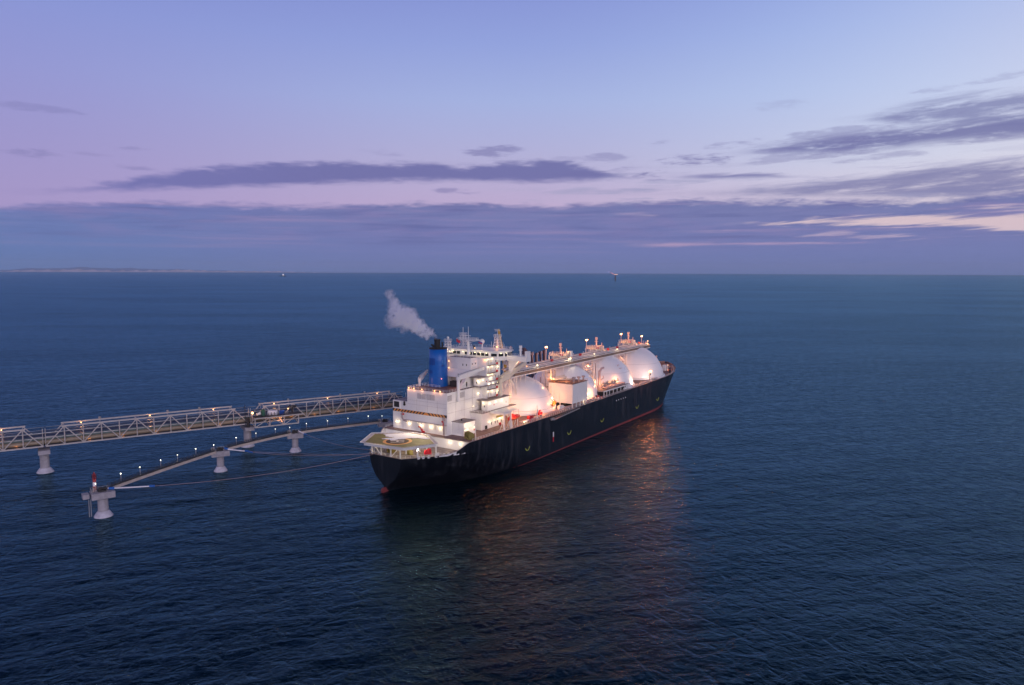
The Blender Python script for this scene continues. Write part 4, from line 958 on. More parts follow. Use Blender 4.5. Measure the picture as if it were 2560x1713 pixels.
light((101,-21,23.5),600,ORG,ship,.3); light((86,-23.2,22.5),650,ORG,ship,.3); light((70,-20.5,21.6),240,ORG,ship,.3); light((67,-24,19.9),70,WRM,ship,.2)
MB().sphere((66.4,-23.6,19.6),.42,7).build('small_lamp',M['lampY'],ship); MB().cyl((67.6,-23.4,19.7),(70.4,-23.4,19.9),.35).build('life_raft',M['white'],ship)
light((140,-21.8,23),500,ORG,ship,.3); light((199,-22.6,23.4),300,ORG,ship,.3)
# floodlight mast at the starboard rail
fm=MB().cyl((212,-23.8,19.4),(212,-23.8,25.6),.3,.24,n=10).box((211.1,-24.2,23.8),(212.9,-23.4,24.0)).build('floodlight_post',M['armpink'],ship)
for dx in (-.6,.7): MB().sphere((212+dx,-24.0,26.2),.85,8).build('floodlight',M['lampO'],fm)
MB().box((212.7,-24,24.0),(213.4,-23.4,25.2)).build('junction_box',M['dark'],fm)
light((212,-25.3,26.9),650,ORG,ship,.6); light((211,-22.0,26.0),250,ORG,ship,.5)
# ---- forecastle
for a in ((262,-12,R(30)),(262,9,R(-30)),(271,-9,R(60)),(271,7,R(-60)),(280,-4.5,R(80)),(281,4,R(95))): winch(a[0],a[1],zdeck(a[0]),a[2],'deck',1.5,'windlass')
mb=MB(); mb.cyl((283,.5,21),(283,.5,27.6),.3,.15,n=10); mb.bar((281.4,.5,25.6),(284.6,.5,25.6),.2); mb.sphere((283,.5,27.4),.5,6); mb.bar((281,.5,21),(283,.5,24.8),.25); mb.bar((285,.5,21),(283,.5,24.8),.25); mb.build('foremast',M['armpink'],ship)
for x,y in ((257,-19.5),(254,-21),(265,-16.5)): MB().box((x-.7,y-.5,20.5),(x+.7,y+.5,22.4)).build('deck_locker',M['red'] if x>254 and x<260 else M['dark'],ship)
MB().box((258.8,-15.5,20.6),(261,-13.5,24.6)).build('white_cabin',M['white'],ship); MB().cyl((262.5,-15.6,20.6),(262.5,-15.6,24.8),.35).build('deck_ventilator',M['white'],ship)
MB().revolve((287,0),[(2.6,21.1),(.02,21.4)],16).build('snow_patch',M['snow'],ship)
light((268,-14,24),700,ORG,ship,.4); light((283,-4,25),420,ORG,ship,.4); light((262,2,25),260,ORG,ship,.4)
MB().sphere((266.4,-14.6,23.8),.35,6).build('small_lamp',M['lampO2'],ship)

# ---- wall lamps (lamp mesh + its light)
def wlamp(x,y,z,n,p=55,m='lampY',c=WRM,r=.3):
    r*=.8; p*=.8
    MB().sphere((x+n[0]*.25,y+n[1]*.25,z),r,6).build('wall_lamp',M[m],ship)
    light((x+n[0]*.9,y+n[1]*.9,z-.15),p,c,ship,.15)
AFTN=(-1,0); STB=(0,-1)
for y in (18.9,12.0,4.9,-.5,-5.6): wlamp(27.95,y,21.6,AFTN,75,r=.42)
for y in (11.9,9.0,4.4,-2.6,-5.8): wlamp(28.1,y,37.3,AFTN,55,'lampO2',ORG,.34)
wlamp(25.1,-13.0,17.0,AFTN,60,r=.34); wlamp(25.1,-18.6,17.0,AFTN,60,r=.34)
for x,z in ((33.6,21.2),(38.4,21.4)): wlamp(x,-15.6,z,STB,40)
for x,z in ((50.6,21.6),(54.2,21.6),(58.4,21.6),(61.5,21.6)): wlamp(x,-15.2,z,STB,55)
for x,z in ((51,29.9),(55.6,29.9),(60.6,29.9)): wlamp(x,-15.0,z,STB,50)
wlamp(49.3,-13.0,29.9,AFTN,60,r=.4); wlamp(44.7,-11,29.0,AFTN,40)
wlamp(47.2,-11.8,39.9,AFTN,60,r=.42); wlamp(49,-12.6,40.2,STB,50); wlamp(55.2,-12.6,40.6,STB,50)
for i,z0 in enumerate((31.5,35.2,39.0,42.6,46.1)):
    wlamp(54.0,-11.8,z0+2.9,STB,34,r=.28); wlamp(57.2,-11.8,z0+2.9,STB,34,r=.28)
    if i in (0,1,3): wlamp(61.6,-11.8,z0+2.2,STB,45,r=.34)
wlamp(53.2,-11.0,48.7,AFTN,60,'lampO2',ORG,.4)
wlamp(50.2,-9.2,33.9,STB,50,r=.36); wlamp(54.2,-9.3,34.5,STB,50,r=.36)
for y in (11.6,6.0,-1.0,-4.0,-7.4): wlamp(59.4,y,50.9,AFTN,38)
for x,y in ((61.6,-13.6),(64.5,-14.6)): wlamp(x,y,51.0,STB,30)
wlamp(60,14.4,50.4,AFTN,90,r=.5); wlamp(60,2.6,50.3,AFTN,90,r=.45)
MB().sphere((69,-6.5,52.8),.4,6).build('roof_lamp',M['lampO2'],ship); light((69,-6.5,53.6),110,ORG,ship,.2)
MB().sphere((62.6,1.6,52.5),.3,6).build('roof_lamp',M['lampO2'],ship)
for z in (47.5,44.5): MB().sphere((47.9,5.5,z),.33,6).build('wall_lamp',M['lampO2'],ship); light((47.6,6.4,z),80,ORG,ship,.2)
# roof of the casing glows from lamps behind the parapet
light((40,-4,39.5),60,ORG,ship,.3); light((34,11.5,39),60,ORG,ship,.3); light((58,-18.6,24.8),110,WRM,ship,.3); light((36,-19,22),60,WRM,ship,.3)
for p in ((34,-23.6,25.5),(46,-24.2,24),(58,-24.4,24),(74,-24,27)): light(p,180,ORG,ship,.35)  # added unseen rail lights for water reflections and a warmer side wall
light((31,6,38.2),2600,(.86,.88,1.0),ship,.4,'added_plume_spot','SPOT',(.06,.28,1),60)  # added spot that brightens the steam plume
# added unseen spots that put orange reflections on the water alongside
for p_,pw in (((205,-25.3,21.5),9000),((216,-25.3,22.5),17000),((228,-25.3,22),7000),((150,-25,21),1200),((36,-25.0,22),4200),((50,-25.0,24),5200),((64,-25.0,24),4600),((78,-25,22),1800),((96,-25,21),1200)):
    light(p_,pw*.55,(1,.16,.035),ship,.45,'added_water_spot','SPOT',(-.45,-1,-.42),150)
light((27.4,2,31.5),8500,(1,.82,.55),ship,.4,'added_helideck_spot','SPOT',(-.85,-.1,-.45),85)  # added unseen spot that brightens the helideck
# added unseen floods that wash the starboard side, aft face and domes
def added_wash(p,aim,power,c=WRM,ang=110): light(p,power,c,ship,.5,'added_wash_light','SPOT',aim,ang)
MB().bar((30,-22.8,18.6),(30,-22.8,24.5),.2).box((29.6,-23,24.5),(30.4,-22.4,24.9)).build('added_wash_post',M['white'],ship)  # added post under the first of these floods
added_wash((30,-22.4,24.8),(.75,.9,.35),2200,(1,.80,.56)); 
added_wash((66,-23.8,27.5),(-.75,.9,.25),1300,(1,.80,.56)); added_wash((4,-13,18.5),(.9,.45,.30),3400,(1,.84,.78),120); added_wash((4,12,18.5),(.9,-.1,.30),3400,(1,.84,.78),120)
added_wash((84,-23.5,22.0),(.2,1,.35),1300,(1,.62,.42))
added_wash((131,-23.6,21.5),(.4,1,.3),1300,(1,.66,.45)); added_wash((192,-23.4,22.0),(-.3,1,.3),1300,(1,.66,.45)); added_wash((218,-23.4,22.5),(.5,1,.3),900,(1,.68,.5))

# ------------------------------------------------------------------ lifeboat (hangs in the davits)
lb=empty('lifeboat','bright red enclosed lifeboat hanging in the davits on the ship\'s starboard side','lifeboat',tuple(s2w(60.3,-21.9,21.3)),ship_rz)
mb=MB(); n=14; L=9.6; rings=[]
for i in range(n+1):
    t=-1+2*i/n; w=1.55*(1-abs(t)**2.6)**.6+.02; bz=.15+.55*abs(t)**2.5; tz=2.6-.75*abs(t)**2.2
    rings.append([(t*L/2,w*math.cos(a),(bz+tz)/2+(tz-bz)/2*math.sin(a)) for a in [2*PI*k/16 for k in range(16)]])
vs_=[p for r_ in rings for p in r_]; mb.add(vs_,[(i*16+k,(i+1)*16+k,(i+1)*16+(k+1)%16,i*16+(k+1)%16) for i in range(n) for k in range(16)],True)
mb.build('boat_body',M['redboat'],lb)
MB().revolve((-1.6,0),[(.8,2.4),(.75,3.2),(.02,3.35)],14).build('conning_hatch',M['redboat'],lb)
MB().bar((-4.2,0,2.3),(-4.2,0,4.6),.12).bar((4.0,0,2.3),(4.0,0,4.6),.12).build('fall_wire',M['grey'],lb)
MB().bar((-4,-1.56,1.3),(4,-1.56,1.3),.12).build('grab_line',M['orange'],lb)

# ------------------------------------------------------------------ snow lying on the helideck
def snow():
    P=Hsh(.885)
    # inner ragged edge against the forward/port corner of the deck
    rr=random.Random(5)
    inner=[(14.2,-10.6),(13.4,-8.4),(13.3,-5.8),(12.2,-4.6),(11.5,-3.4),(10.1,-2.3),(8.6,-2.0),(7.4,-.6),(5.6,-.6),(3.9,.6),(4.8,1.8),(4.3,3.6),(3.9,5.5),(5.6,4.8),(7.0,3.4),(8.3,2.8),(9.2,3.6),(8.0,5.2),(8.0,7.2),(9.6,8.4),(10.4,10.6)]
    poly=[(10.6,10.9),(17.8,2.6),(17.8,-5.4),(14.8,-10.7)]+inner
    ins=[]
    for a,b in zip(poly,poly[1:]+poly[:1]):
        m_=3 if (a in inner and b in inner) else 1
        for k in range(m_):
            t=k/m_; j=.28 if k else 0; ins.append((a[0]+(b[0]-a[0])*t+rr.uniform(-j,j),a[1]+(b[1]-a[1])*t+rr.uniform(-j,j)))
    mb=MB().prism(ins,HZ+.04,HZ+.16)
    o=mb.build('snow_cover',M['snow'],None); o.location=ship_loc; o.rotation_euler=(0,0,ship_rz)
    bpy.context.view_layer.update()
    tag(o,'white snow lying along the forward edge of the green helideck','snow',kind='stuff')
snow()

# ------------------------------------------------------------------ steam from the funnel
def steam():
    P0=s2w(FX-.4,FY+.6,57.9)
    # path in world space: drifts left and slightly up, thinning out
    rel=[(-1.2,0,1.2,1.5,1.0),(-3.6,.5,2.6,2.3,1.0),(-6.4,1,4.2,3.0,1.0),(-9.6,1.5,6.2,3.8,1.05),(-13.0,2,8.4,4.8,1.15),(-16.2,2,10.0,5.0,1.1),(-18.4,2.5,13.0,3.7,.7),(-19.4,3,16.2,2.8,.5),(-21.2,3,19.4,2.4,.35),(-20.6,3,7.6,3.0,.2)]
    mb=MB(); a=P0+Vector((-36,-9,-2)); b=P0+Vector((3,14,29)); mb.box(tuple(a-P0),tuple(b-P0))
    m=bpy.data.materials.new('steam'); m.use_nodes=True; t=NT(m.node_tree); m.node_tree.nodes.clear()
    tc=t.n.new('ShaderNodeTexCoord'); pos=tc.outputs['Object']
    nz=t.n.new('ShaderNodeTexNoise'); t.l.new(pos,nz.inputs['Vector']); nz.inputs['Scale'].default_value=.26; nz.inputs['Detail'].default_value=4
    off=t.n.new('ShaderNodeVectorMath'); off.operation='SUBTRACT'; t.l.new(nz.outputs['Color'],off.inputs[0]); off.inputs[1].default_value=(.5,.5,.5)
    scl=t.n.new('ShaderNodeVectorMath'); scl.operation='SCALE'; t.l.new(off.outputs[0],scl.inputs[0]); scl.inputs['Scale'].default_value=6.5
    ad=t.n.new('ShaderNodeVectorMath'); ad.operation='ADD'; t.l.new(pos,ad.inputs[0]); t.l.new(scl.outputs[0],ad.inputs[1])
    tot=None
    for x,y,z,r,d in rel:
        ds=t.n.new('ShaderNodeVectorMath'); ds.operation='DISTANCE'; t.l.new(ad.outputs[0],ds.inputs[0]); ds.inputs[1].default_value=(x,y,z)
        v=t.m('MULTIPLY',t.ss(ds.outputs['Value'],r*1.25,r*.3),d)
        tot=v if tot is None else t.m('MAXIMUM',tot,v)
    fine=t.noise(pos,.55,5,.62)
    dens=t.m('MULTIPLY',t.m('MULTIPLY',tot,t.ss(fine,.37,.62)),2.3)
    pv=t.n.new('ShaderNodeVolumePrincipled'); pv.inputs['Color'].default_value=(.95,.96,1.0,1); t.l.new(dens,pv.inputs['Density']); pv.inputs['Anisotropy'].default_value=.2
    out=t.n.new('ShaderNodeOutputMaterial'); t.l.new(pv.outputs[0],out.inputs['Volume'])
    m.cycles.volume_step_rate=1.0 if hasattr(m,'cycles') else 1
    o=mb.build('steam_plume',m); o.location=P0
    tag(o,'pale steam plume drifting left from the blue funnel','steam',kind='stuff')
steam()

# ------------------------------------------------------------------ pipe trestle
J0=Vector((-216.8,293.3,0)); JD=Vector((.8309,.5564,0)).normalized(); JN=Vector((-JD.y,JD.x,0))   # JN points away from the viewer
def J(s,off,z): return J0+JD*s+JN*off+Vector((0,0,z))
ZB,ZT=12.35,20.4; W=8.0; PN=7.06
def span(s0,label,npan,skip=(),ts=(1,1)):
    """s0 = first pier position; 12 panels"""
    a0=s0+.8
    root=empty('truss_span',label,'bridge',tuple(J(s0,4,0)),0,'pipe trestle spans')
    root_loc=Vector(root.location)
    def P(s,off,z): return J(s,off,z)-root_loc
    nodes=[a0+PN*k for k in range(npan+1)]
    for side,off in (('near_truss',0.0),('far_truss',W)):
        mb=MB(); 
        mb.bar(P(nodes[0],off,ZB),P(nodes[-1],off,ZB),.55)
        mb.bar(P(nodes[1]-1.0,off,ZT),P(nodes[-2]+1.0,off,ZT),.6)
        for k,s in enumerate(nodes):
            if off>0:
                if 0<k<npan and k%2: mb.bar(P(s,off,ZB),P(s,off,ZT),.16)
            elif 0<k<npan: mb.bar(P(s,off,ZB),P(s,off,ZT),.34)
            elif True: mb.bar(P(s,off,ZB),P(s,off,ZT-.3),.2)
        for k in (range(npan) if off==0 else (0,npan-1)):
            s,e=nodes[k],nodes[k+1]
            if k%2==0: mb.bar(P(s,off,ZB),P(e,off,ZT),.38)
            else: mb.bar(P(s,off,ZT),P(e,off,ZB),.38)
        # half-height braces in the end panels
        mb.bar(P((nodes[0]+nodes[1])/2,off,(ZB+ZT)/2),P(nodes[1],off,ZB),.25); mb.bar(P((nodes[-1]+nodes[-2])/2,off,(ZB+ZT)/2),P(nodes[-2],off,ZB),.25)
        mb.bar(P(nodes[0],off,(ZB+ZT)/2),P((nodes[0]+nodes[1])/2,off,(ZB+ZT)/2),.25); mb.bar(P(nodes[-1],off,(ZB+ZT)/2),P((nodes[-1]+nodes[-2])/2,off,(ZB+ZT)/2),.25)
        mb.build(side,M['steel'],root)
    mb=MB()
    for k,s in enumerate(nodes):
        mb.bar(P(s,0,ZB),P(s,W,ZB),.4)
        if 0<k<npan and k%4==1: mb.bar(P(s,0,ZT),P(s,W,ZT),.2)
    for k in range(npan): mb.bar(P(nodes[k],0,ZB),P(nodes[k+1],W,ZB),.2)
    mb.build('cross_beams',M['steel'],root)
    mb=MB(); a,b=nodes[0]-.7,nodes[-1]+.7
    v=[P(a,.6,ZB+.25),P(b,.6,ZB+.25),P(b,W-.6,ZB+.25),P(a,W-.6,ZB+.25)]; v+=[p+Vector((0,0,.12)) for p in v]
    mb.add(v,[(3,2,1,0),(4,5,6,7),(0,1,5,4),(1,2,6,5),(2,3,7,6),(3,0,4,7)]); mb.build('floor_grating',M['dark'],root)
    for off,z,r,mt in ((1.6,13.85,.95,'pipe_brown'),(3.3,15.0,.95,'pipe_teal'),(5.2,15.6,.6,'pipe_blue'),(6.6,16.3,.5,'pipe_blue'),(5.9,17.0,.22,'pipe_silver'),(7.2,17.6,.2,'pipe_blue'),(2.0,15.6,.2,'pipe_silver')):
        MB().cyl(P(a,off,z),P(b,off,z),r,n=14).build('pipeline',M[mt],root)
    mb=MB()
    for s in nodes[1:-1:1]: mb.bar(P(s,.8,ZB+.4),P(s,.8,16.4),.3); mb.bar(P(s,W-.8,ZB+.4),P(s,W-.8,17.2),.3); mb.bar(P(s,.8,15.1),P(s,W-.8,15.1),.25)
    mb.build('pipe_supports',M['dark'],root)
    mb=MB()
    for off in (W-.4,): 
        mb.bar(P(a,off,18.0),P(b,off,18.0),.12); mb.bar(P(a,off,17.3),P(b,off,17.3),.12); mb.bar(P(a,off,16.2),P(b,off,16.2),.35,.2)
    mb.bar(P(a-1,W-.2,19.3),P(b+1,W-.2,19.3),.14)
    mb.build('handrail',M['grey'],root)
    mb=MB()
    for s in (nodes[3],nodes[7],nodes[-4]): 
        mb.box(P(s,W,ZT+.3)-Vector((.4,.4,0)),P(s,W,ZT+.3)+Vector((.4,.4,.9)))
    mb.build('junction_boxes',M['grey'],root)
    return root,root_loc,nodes
spans=[]
for s0,lb_,npan in ((17.8-85.7,'pale steel pipe truss running out of the left frame edge, left of the first pier',12),(17.8,'middle pale steel pipe truss between the two big concrete piers',12),(103.5,'pale steel pipe truss running behind the ship stern, carrying the equipment platform',12)):
    spans.append(span(s0,lb_,npan))
for s,(root,rl,_) in ((3,spans[0]),(32.4,spans[1]),(60.4,spans[1]),(88.6,spans[1]),(118.2,spans[2]),(146.7,spans[2]),(175.3,spans[2])):
    p=J(s,W+.3,19.7)-rl
    o=MB().sphere(tuple(p),.28,7).build('truss_lamp',M['lampO'],root)
    light(tuple(J(s,W-1.2,18.9)),110,ORG,None,.25)
for s in (8,-2,35,48,62,76,90,125,137,150,160,170): light(tuple(J(s,.4,13.1)),12,ORG,None,.2)
# equipment platform bracketed off the near side of the third truss
pl=empty('equipment_platform','small side platform with tanks and cabinets bracketed off the pipe truss above the second pier','platform',tuple(J(115,-3,11)),0)
pll=Vector(pl.location)
def Q(s,off,z): return J(s,off,z)-pll
mb=MB(); OF=-6.0
s_a,s_b=105.0,126.4
for z in (11.2,15.6): mb.bar(Q(s_a,OF,z),Q(s_b if z<12 else s_b+2.6,OF,z),.5)
ns=[s_a,s_a+7.1,s_a+14.2,s_b]
for s in ns: mb.bar(Q(s,OF,11.2),Q(s,OF,15.6),.4)
mb.bar(Q(ns[0],OF,11.2),Q(ns[1],OF,15.6),.3); mb.bar(Q(ns[1],OF,15.6),Q(ns[2],OF,11.2),.3); mb.bar(Q(ns[2],OF,11.2),Q(ns[3],OF,15.6),.3)
for s in ns: mb.bar(Q(s,OF,15.6),Q(s,0,15.6),.35); mb.bar(Q(s,OF,11.2),Q(s,0,12.3),.35)
mb.build('side_truss',M['steel'],pl)
mb=MB(); v=[Q(s_a,OF+.2,15.9),Q(s_b+2,OF+.2,15.9),Q(s_b+2,-.2,15.9),Q(s_a,-.2,15.9)]; v+=[p+Vector((0,0,.15)) for p in v]; mb.add(v,[(3,2,1,0),(4,5,6,7),(0,1,5,4),(1,2,6,5),(2,3,7,6),(3,0,4,7)]); mb.build('platform_floor',M['dark'],pl)
mb=MB(); mb.rail([Q(s_a,OF+.3,16.05),Q(s_b,OF+.3,16.05)],1.1,1.6,.06); mb.build('platform_rail',M['rail'],pl)
MB().cyl(Q(109.8,-2.5,16),Q(109.8,-2.5,19.3),.95,n=16).build('green_tank',mat('tank_green',(.02,.11,.07),.5),pl)
MB().cyl(Q(106.5,-3.5,17.2),Q(108.3,-3.2,17.6),.7,n=14).build('pale_drum',M['white'],pl)
mb=MB(); p=Q(114.5,-2.5,16.05); mb.box(tuple(p-Vector((2.2,1,0))),tuple(p+Vector((2.2,1,2.2)))); mb.build('white_cabinet',M['snow'],pl)
mb=MB(); p=Q(118.8,-3.4,16.05); mb.box(tuple(p-Vector((1,1,0))),tuple(p+Vector((1,1,1.9)))); mb.build('blue_cabinet',M['bluedark'],pl)
for s in (112,113.3,114.8,117,120.2,121.6): MB().cyl(Q(s,-4.4,16),Q(s,-4.4,17.7),.22).build('valve_stand',M['grey'],pl)
mb=MB(); p=Q(124.6,-1.5,18.7); mb.box(tuple(p-Vector((1.8,1.6,0))),tuple(p+Vector((1.8,1.6,.8)))); mb.bar(p-Vector((0,0,2.7)),p,.7); mb.build('dark_hood',M['dark'],pl)
MB().bar(Q(104.2,OF+2,14),Q(104.2,OF+2,18.3),.4).build('lamp_column',M['pinkgrey'],pl)
MB().sphere(tuple(Q(104.3,OF+2,18.2)),.6,7).build('orange_lamp',M['lampO'],pl); light(tuple(J(104.0,OF+1.2,18.9)),160,ORG,None,.3)
MB().sphere(tuple(Q(122.4,-2,18.3)),.35,6).build('pink_lamp',M['lampO2'],pl); light(tuple(J(121.5,-4,18.3)),90,(1,.7,.7),None,.2); light(tuple(J(118,-2,13.2)),160,ORG,None,.2)
mb=MB(); mb.bar(Q(101.6,-.5,12),Q(101.6,-.5,22.2),.2); mb.tube([Q(102.5,-2,11),Q(102.5,-2,16)],.7); mb.build('valve_riser',M['dark'],pl)
# piers
def pier(x,y,top,label,rz,capw=(9.0,4.2),cone=3.3,shaft=1.75,grp=None,name='concrete_pier',caph=2.0):
    o=empty(name,label,'pier',(x,y,0),rz,grp)
    MB().revolve((0,0),[(cone,-2.5),(cone,.25),(cone-.25,.6),(shaft+.15,2.1)],32).build('cone_base',M['conc2'],o)
    MB().revolve((0,0),[(shaft+.06,2.1),(shaft,2.3),(shaft,top-caph)],32).build('shaft',M['concrete'],o)
    MB().box((-capw[0]/2,-capw[1]/2,top-caph),(capw[0]/2,capw[1]/2,top)).build('cap',M['concrete'],o)
    return o
jr=math.atan2(JD.y,JD.x)
for s,lb_ in ((17.8,'pale concrete pier under the pipe trestle, nearest the left edge of the photo'),(103.5,'pale concrete pier under the pipe trestle, behind the lamp-lit walkway'),(189.2,'pale concrete pier under the far end of the pipe trestle, behind the ship stern')):
    p=J(s,4.2,0); pier(p.x,p.y,10.6,lb_,jr,(4.4,11.0),3.3,1.8,'pipe trestle piers',caph=1.7)
    b=MB(); 
DOL=[(-146.9,250.5),(-128.6,309.5),(-106.1,344.4),(-66.8,371.5)]
DL=['nearest mooring pier, carrying the red and white beacon','second mooring pier along the walkway, left of the trestle pier','third mooring pier along the walkway, between trestle and ship','mooring pier close to the ship stern']
dang=[R(38),R(28),R(22),R(20)]
def dolphin(i):
    x,y=DOL[i]; top=9.2
    o=pier(x,y,top,'pale concrete '+DL[i],dang[i],(7.4,5.6) if i==0 else (7.4,5.6),3.1 if i==0 else 2.8,1.7 if i==0 else 1.5,'mooring piers','mooring_dolphin',2.2)
    return o
dols=[dolphin(i) for i in range(4)]
MB().box((-4.2-2.0,-1.2,7.4),(-4.2,2.2,9.0)).build('side_slab',M['concrete'],dols[0])
MB().tube([(-4.6,-2.2,7.4),(-4.6,-2.2,1.2)],.14).tube([(-4.0,-2.2,7.4),(-4.0,-2.2,1.2)],.14).build('access_ladder',M['grey'],dols[0])
def hookgear(i):
    x,y=DOL[i]; o=empty('mooring_hook_unit','dark mooring hook gear on the '+['nearest mooring pier by the beacon','second mooring pier','third mooring pier','mooring pier by the ship stern'][i],'mooring hook',(x,y,9.2),dang[i],'mooring hook units')
    mb=MB(); mb.box((-1.4,-1.3,0),(1.2,1.3,.5)); mb.cyl((-.4,0,.5),(-.4,0,1.5),.45,n=12); mb.box((-1.2,-.8,.5),(-.5,.8,1.2)); mb.build('base_frame',M['dark'],o)
    for k in (-1,0,1): MB().tube([(0,k*.7,.9),(1.1,k*.9,1.0),(1.6,k*.95,.7)],.18).build('hook',M['dark'],o)
    MB().cyl((-2.6,.8,0),(-2.6,.8,1.3),.4,n=10).build('capstan',M['pinkgrey'],o)
    mb=MB(); mb.rail([(-3.4,-2.4,0),(-3.4,2.4,0),(3.2,2.4,0)],1.1,1.3,.06); mb.build('guard_rail',M['grey'],o)
for i in range(4): hookgear(i)
# beacon on the first dolphin
bc=empty('navigation_beacon','red and white banded beacon tower on the nearest mooring pier','beacon',(-150.2,251.6,8.6),0)
wb=mat('beacon_red',(.36,.03,.03),.5)
MB().revolve((0,0),[(.62,0),(.56,2.1)],20).build('lower_red_band',mat('beacon_rust_red',(.42,.07,.04),.6,var=.3),bc)
MB().revolve((0,0),[(.55,2.1),(.54,3.6)],20).build('white_band',M['snow'],bc)
MB().revolve((0,0),[(.54,3.6),(.52,4.8),(.01,4.8)],20).build('upper_red_band',wb,bc)
mb=MB(); mb.revolve((0,0),[(.8,4.8),(.8,4.9),(.01,4.9)],16); mb.rail([(.75*math.cos(2*PI*k/6),.75*math.sin(2*PI*k/6),4.9) for k in range(6)],1.5,1,.06,rows=3,closed=True); mb.bar((0,0,4.8),(0,0,7.2),.28); mb.bar((0,0,6.8),(.6,0,5.4),.14); mb.bar((0,0,6.8),(-.6,0,5.4),.14); mb.build('top_lantern_frame',wb,bc)
# walkways
def walkway(i,label,z0=9.85,w=1.7,cut=(3.2,3.2),arch=0.2):
    a=Vector((*DOL[i],0)); b=Vector((*DOL[i+1],0)); d=(b-a).normalized(); L=(b-a).length; sdv=Vector((-d.y,d.x,0))
    a2=a+d*cut[0]; L2=L-cut[0]-cut[1]
    o=empty('walkway_span',label,'walkway',tuple(a2),0,'walkway spans')
    n=16
    def zz(t): return z0+arch*4*t*(1-t)
    mb=MB(); md=MB(); mr=MB()
    for k in range(n):
        t0,t1=k/n,(k+1)/n; p0=d*L2*t0+Vector((0,0,zz(t0))); p1=d*L2*t1+Vector((0,0,zz(t1)))
        mb.bar(p0-Vector((0,0,.62)),p1-Vector((0,0,.62)),1.3,1.15)
        md.bar(p0+Vector((0,0,.04)),p1+Vector((0,0,.04)),w,.12)
        for sgn in (-1,1):
            o_=sdv*sgn*w*.5
            for h in (.45,.8,1.15): mr.bar(p0+o_+Vector((0,0,h)),p1+o_+Vector((0,0,h)),.09)
            for q in (0,.5):
                pq=p0.lerp(p1,q)+o_; mr.bar(pq,pq+Vector((0,0,1.2)),.13)
    mb.build('box_girder',M['beam'],o); md.build('walking_deck',M['dark'],o); mr.build('railing',M['rail'],o)
    return a,d,L,sdv,zz,cut,L2
WL=['lamp-lit walkway from the beacon pier to the second mooring pier','lamp-lit walkway between the second and third mooring piers','lamp-lit walkway from the third mooring pier to the ship stern']
ww=[walkway(i,WL[i]) for i in range(3)]
lp=[(0,-1.8),(0,9.3),(0,18.3),(0,28.7),(0,37.7),(0,48.2),(0,59.1),(1,9.1),(1,19.7),(1,30.7),(1,39.2),(2,6.1),(2,16.9),(2,27.7),(2,38.7),(2,46.5)]
ords=['first','second','third','fourth','fifth','sixth','seventh','eighth','ninth','tenth','eleventh','twelfth','thirteenth','fourteenth','fifteenth','sixteenth']
proto=None
for k,(i,s) in enumerate(lp):
    a,d,L,sdv,zz,cut,L2=ww[i]
    t=(s-cut[0])/L2; zb=zz(t) if 0<=t<=1 else 9.2
    p=a+d*s+sdv*.95; 
    if proto is None:
        proto=empty('lamp_post','','lamp post',(0,0,0),0,'lamp posts along the mooring walkway')
        MB().cyl((0,0,0),(0,0,2.95),.09,.07,n=8).build('post',M['steel'],proto)
        MB().sphere((0,0,3.05),.2,7).build('lamp_head',M['lampW'],proto); o=proto
    else:
        o=proto.copy(); COL.objects.link(o)
        for ch in [c for c in proto.children if c.type=='MESH']:
            c=ch.copy(); COL.objects.link(c); c.parent=o
    o.location=(p.x,p.y,zb)
    o['label']='slim lamp post with white lamp on the walkway, %s from the red and white beacon'%ords[k]
    light((p.x,p.y,zb+3.6),60 if k else 18,WHT,None,.15)
# mooring lines: white sleeve near the dolphin, blue collar, then pinkish rope
def mooring(p0,sl,p1,label,sag=1.2,sleeve=True,r=.08):
    o=empty('mooring_line',label,'mooring line',tuple(p0),0,'mooring lines')
    p0=Vector(p0); p1=Vector(p1); L=(p1-p0).length
    def f(t): return p0.lerp(p1,t)-Vector((0,0,sag*4*t*(1-t)))-p0
    ts=sl/L
    if sl>0:
        MB().tube([f(ts*k/4) for k in range(5)],.24,8).build('white_sleeve',M['snow'],o)
        MB().cyl(f(ts),f(ts+1.8/L),.42,n=8).build('blue_collar',M['blue'],o)
        if sl>12: MB().cyl(f(0.004),f(2.2/L),.5,n=8).build('blue_collar',M['blue'],o)
    MB().tube([f(ts+(1-ts)*k/24) for k in range(25)],r,6).build('rope',M['rope'],o)
def dl(i,dx=1.6,z=10.0): x,y=DOL[i]; return Vector((x+dx,y+.6,z))
mooring(dl(0),13.5,s2w(.3,6.5,14.3),'long pink mooring line from the beacon pier to the ship stern, just above the water',2.5)
mooring(dl(1),13.5,s2w(.6,8.0,14.4),'mooring line with white sleeve and blue collar from the second mooring pier',2.0,r=.07)
mooring(dl(2),7.0,s2w(4,12.2,14.5),'mooring line with short white sleeve and blue collar from the third mooring pier',1.6,r=.07)
mooring(dl(1,1.2,9.7),12.0,s2w(.4,7.4,14.2),'second mooring line from the second mooring pier, sleeve slightly higher',1.0,r=.06)

